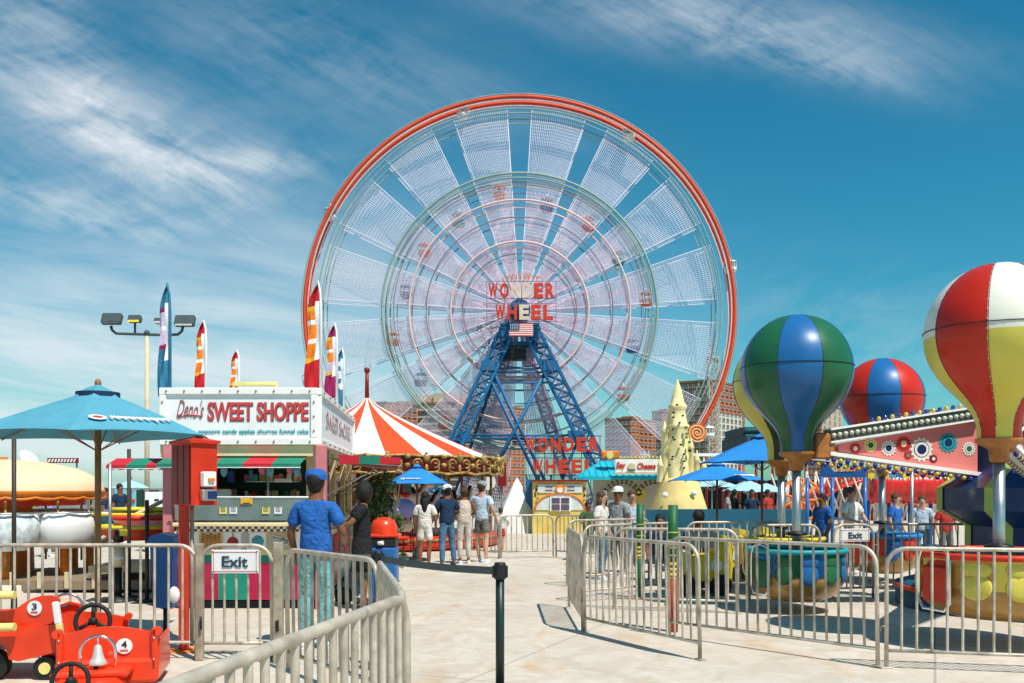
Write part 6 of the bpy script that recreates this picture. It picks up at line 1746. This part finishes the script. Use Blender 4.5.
def phone(r): 
    mb = MB(black); mb.box((-.50, -.24, 1.12), (.16, .03, .09)); mb.build('handbag', r) if False else None
ppl(362, 12.7, 'person in a black dress with dark curly hair reaching towards the booth counter', R(-80), 1.70, skinb, cblack, cblack, hairb, kind='dress', hairlen='big', shoes=black, arms=(((-.26, -.18, 1.18), (-.16, -.48, 1.10)), ((.26, -.16, 1.18), (.14, -.46, 1.12))))
ppl(425, 19.1, 'person in a white tee and white shorts seen from behind, dark hair to the shoulders', R(178), 1.53, skinb, wtee, wtee, hairb, kind='shorts', hairlen='long', legs=(((-.10, -.01, .50), (-.09, .03, .09)), ((.10, -.01, .50), (.11, .03, .09))))
ppl(447, 19.4, 'person in a navy tee, jeans and white cap seen from behind in the queue', R(205), 1.66, skinb, navyt, denim, hairb, legs=(((-.14, -.05, .50), (-.16, .0, .09)), ((.12, .02, .50), (.15, .10, .09))), cap=white2, arms=AW, shoes=black)
ppl(464, 20.2, 'person in a cream sleeveless top and pale trousers in the queue', R(200), 1.62, skinb, tank, wp, hairg, sleeveless=True, hairlen='bun', arms=AW)
ppl(482, 20.6, 'tall person in a pale blue shirt and grey shorts in the queue', R(158), 1.74, skinl, lblue, gshort, hairg, arms=(((-.27, .05, 1.16), (-.30, -.10, .94)), ((.32, -.02, 1.2), (.18, -.22, 1.22))), legs=(((-.12, .03, .50), (-.15, .12, .09)), ((.11, -.05, .50), (.10, -.06, .09))), kind='shorts', cap=greyc)
ppl(501, 23.5, 'small child in a white top beside the far grey barrier', R(150), 1.12, skinl, wtee, redsh, MATS['brown_hair'], kind='shorts', arms=AW)
ppl(588, 21.0, 'person in an olive top standing by the photo hut', R(20), 1.30, skinb, olive, olive, hairb, arms=AW)
ppl(602, 16.8, 'person in a white top inside the queue left of the far green post', R(60), 1.55, skinl, wtee, denim, hairg, hairlen='long')
ppl(618, 17.4, 'person in a grey shirt inside the queue before the photo hut', R(-40), 1.62, skinb, greyc, gshort, hairb, cap=white2)
ppl(632, 18.0, 'person in a pale blue shirt and jeans inside the queue', R(10), 1.56, skinl, lblue, denim, hairg)
ppl(660, 16.5, 'person with black hair sitting beside the green height post', R(0), 1.6, skinb, navyt, denim, hairb, seated=True, shoes=black)
ppl(699, 15.0, 'person in a navy shirt sitting with back turned near the sandcastle', R(150), 1.75, skind, navyt, denim, hairb, seated=True, arms=AW, shoes=black)
for px, D in ((660, 16.5), (699, 15.0)):
    mb = MB(MATS['cabinet_grey']); x = X(px, D); mb.box((x, D - .1, .38), (.45, .42, .05), bev=.01)
    for sx in (-1, 1):
        for sy in (-1, 1): mb.tube([(x + .19 * sx, D - .1 + .17 * sy, 0), (x + .19 * sx, D - .1 + .17 * sy, .36)], .015, 6)
    tag(mb.build('stool'), 'grey stool under the person ' + ('with black hair by the height post' if px == 660 else 'in navy near the sandcastle'), 'stool')
ppl(851, 17.6, 'person in a white shirt behind the exit sign of the balloon ride', R(30), 1.62, skinl, wtee, denim, hairg, arms=AW)
ppl(822, 18.2, 'person in a royal blue shirt left of the balloon ride exit sign', R(-60), 1.5, skinb, cblue, denim, hairb)
ppl(896, 18.6, 'person in a blue shirt below the red puffy tunnel', R(40), 1.5, skinl, cblue, denim, hairg)
ppl(922, 19.2, 'person in a pale blue shirt below the red puffy tunnel', R(-20), 1.45, skinl, lblue, denim, hairg)
ppl(946, 18.8, 'child in a red top beside the navy centre tower', R(0), 1.4, skinl, redsh, gshort, hairb)
ppl(106, 27, 'person in white trousers beside the aqua kiosk', R(100), 1.6, skinb, navyt, wp, hairb)
ppl(120, 27.5, 'person in dark blue standing before the aqua kiosk', R(60), 1.72, skinb, navyt, denim, hairb)
ppl(49, 22, 'child in a lilac top beyond the peach dome ride', R(0), 1.55, skinl, cloth('lilac_cotton', (.35, .3, .5)), denim, hairg)
for i, (px, c_) in enumerate(((752, navyt), (768, redsh), (728, greyc), (735, cblack))):
    ppl(px, 28.5 + i * .4, 'small far person in ' + ('navy', 'red', 'grey', 'black')[i] + ' among the tables under the pale umbrellas', R(40 * i), 1.55, skinb, c_, denim, hairb)

# ================================================================ WORLD, SUN, CAMERA
w = bpy.data.worlds.new('World'); S.world = w; w.use_nodes = True; nt = w.node_tree; N = nt.nodes; L = nt.links; N.clear()
EL = R(60); sdir = Vector((.64 * math.cos(EL), -.80 * math.cos(EL), math.sin(EL))).normalized()
EL = math.asin(sdir.z); az = math.atan2(sdir.x, sdir.y)
sky = N.new('ShaderNodeTexSky'); sky.sky_type = 'NISHITA'; sky.sun_disc = False; sky.sun_elevation = EL; sky.sun_rotation = az; sky.air_density = 1.0; sky.dust_density = .6; sky.ozone_density = 2.0
bg = N.new('ShaderNodeBackground'); bg.inputs[1].default_value = .084
out = N.new('ShaderNodeOutputWorld'); L.new(bg.outputs[0], out.inputs[0])
tc = N.new('ShaderNodeTexCoord'); sep = N.new('ShaderNodeSeparateXYZ'); L.new(tc.outputs['Generated'], sep.inputs[0])
def mth(op, a, b=None, c=None, clamp=False):
    n = N.new('ShaderNodeMath'); n.operation = op; n.use_clamp = clamp
    for i, v in enumerate((a, b, c)):
        if v is None: continue
        if isinstance(v, (int, float)): n.inputs[i].default_value = v
        else: L.new(v, n.inputs[i])
    return n.outputs[0]
yy_ = mth('MAXIMUM', sep.outputs[1], .08)
U_ = mth('DIVIDE', sep.outputs[0], yy_); V_ = mth('DIVIDE', sep.outputs[2], yy_)
comb = N.new('ShaderNodeCombineXYZ'); L.new(U_, comb.inputs[0]); L.new(V_, comb.inputs[1])
def blob(px, py, ang, sx, sy, amp):
    cu, cv = (px - CX) / F, (HY - py) / F; a = R(ang); ca, sa = math.cos(a), math.sin(a)
    du = mth('SUBTRACT', U_, cu); dv = mth('SUBTRACT', V_, cv)
    p = mth('ADD', mth('MULTIPLY', du, ca), mth('MULTIPLY', dv, sa)); q = mth('SUBTRACT', mth('MULTIPLY', dv, ca), mth('MULTIPLY', du, sa))
    e = mth('ADD', mth('POWER', mth('ABSOLUTE', mth('DIVIDE', p, sx / F)), 2), mth('POWER', mth('ABSOLUTE', mth('DIVIDE', q, sy / F)), 2))
    return mth('MULTIPLY', mth('POWER', 2.718, mth('MULTIPLY', e, -1)), amp)
def streak(ang, sx, sy, det=9, dist=.5, seed=0):
    mp = N.new('ShaderNodeMapping'); mp.inputs['Rotation'].default_value = (0, 0, R(-ang)); mp.inputs['Scale'].default_value = (sx, sy, 1); mp.inputs['Location'].default_value = (seed, seed * .7, 0)
    mpr = N.new('ShaderNodeMapping'); mpr.inputs['Rotation'].default_value = (0, 0, R(-ang)); L.new(comb.outputs[0], mpr.inputs[0])
    mp.inputs['Rotation'].default_value = (0, 0, 0); L.new(mpr.outputs[0], mp.inputs[0])
    n = N.new('ShaderNodeTexNoise'); n.inputs['Scale'].default_value = 1; n.inputs['Detail'].default_value = det; n.inputs['Roughness'].default_value = .62; n.inputs['Distortion'].default_value = dist
    L.new(mp.outputs[0], n.inputs['Vector']); return n.outputs['Fac']
sA = streak(-22, 4, 13, seed=1.3); sB = streak(-8, 3, 22, seed=4.1); sC = streak(18, 9, 22, seed=2.2, dist=.9)
sD = streak(-30, 10, 60, seed=7.7, dist=.3)
nA = mth('ADD', mth('ADD', mth('MULTIPLY', sA, .50), mth('MULTIPLY', sC, .25)), mth('MULTIPLY', sD, .25))
ca_ = [blob(40, 60, -45, 120, 36, .95), blob(130, 140, -22, 150, 40, 1.1), blob(240, 165, 4, 70, 16, .7), blob(70, 212, -12, 180, 24, 1.15), blob(60, 20, -55, 90, 30, .5), blob(150, 160, -15, 260, 130, .38), blob(330, 60, -20, 160, 40, .3), blob(230, 160, -2, 80, 18, .35), blob(720, 22, -9, 190, 34, 1.25), blob(800, 62, -12, 110, 14, .5), blob(800, 50, -20, 110, 24, .3), blob(400, 75, -20, 200, 50, .25), blob(260, 235, -30, 130, 30, .40)]
s_ = ca_[0]
for b in ca_[1:]: s_ = mth('ADD', s_, b)
hi = mth('MULTIPLY', s_, mth('SMOOTH_MIN' if False else 'MULTIPLY', mth('SUBTRACT', nA, .36), 2.3), clamp=True)
lowb = mth('ADD', blob(40, 420, -2, 380, 150, 1.6), blob(380, 300, -10, 260, 110, .45))
lo = mth('MULTIPLY', lowb, mth('MULTIPLY', mth('SUBTRACT', mth('ADD', mth('MULTIPLY', sB, .7), mth('MULTIPLY', sA, .3)), .27), 2.6), clamp=True)
wisp = mth('MULTIPLY', blob(850, 330, -10, 200, 60, .5), mth('MULTIPLY', mth('SUBTRACT', sC, .38), 2), clamp=True)
cl = mth('MULTIPLY', mth('MAXIMUM', mth('MAXIMUM', hi, mth('MULTIPLY', lo, .85)), mth('MULTIPLY', wisp, .6)), .90, clamp=True)
gam = N.new('ShaderNodeVectorMath'); gam.operation = 'MULTIPLY'; gam.inputs[1].default_value = SKYT = (.54, 1.11, 1.08); L.new(sky.outputs[0], gam.inputs[0])
hs = N.new('ShaderNodeHueSaturation'); hs.inputs['Saturation'].default_value = 1.15; L.new(gam.outputs[0], hs.inputs['Color'])
mx = N.new('ShaderNodeMix'); mx.data_type = 'RGBA'; L.new(cl, mx.inputs[0]); L.new(hs.outputs[0], mx.inputs[6]); mx.inputs[7].default_value = (8.8, 9.3, 9.6, 1)
L.new(mx.outputs[2], bg.inputs[0])

sl = bpy.data.lights.new('sun', 'SUN'); sl.energy = 4.8; sl.angle = R(.53); sl.color = (1, .94, .84)
so = bpy.data.objects.new('sun', sl); C.objects.link(so); so.rotation_euler = sdir.to_track_quat('Z', 'Y').to_euler(); so.location = (10, -10, 40)
cd_ = bpy.data.cameras.new('camera'); cam = bpy.data.objects.new('camera', cd_); C.objects.link(cam); S.camera = cam
cam.location = (0, 0, EYE); cam.rotation_euler = (R(90), 0, 0); cd_.sensor_width = 36; cd_.lens = F / 1024 * 36; cd_.shift_y = (HY - 341.5) / 1024
cd_.clip_end = 6000; cd_.clip_start = .1
S.view_settings.view_transform = 'Standard'; S.view_settings.look = 'None'; S.view_settings.exposure = .18; S.view_settings.gamma = 1
S.view_settings.use_curve_mapping = False
S.cycles.use_denoising = True; S.cycles.max_bounces = 8
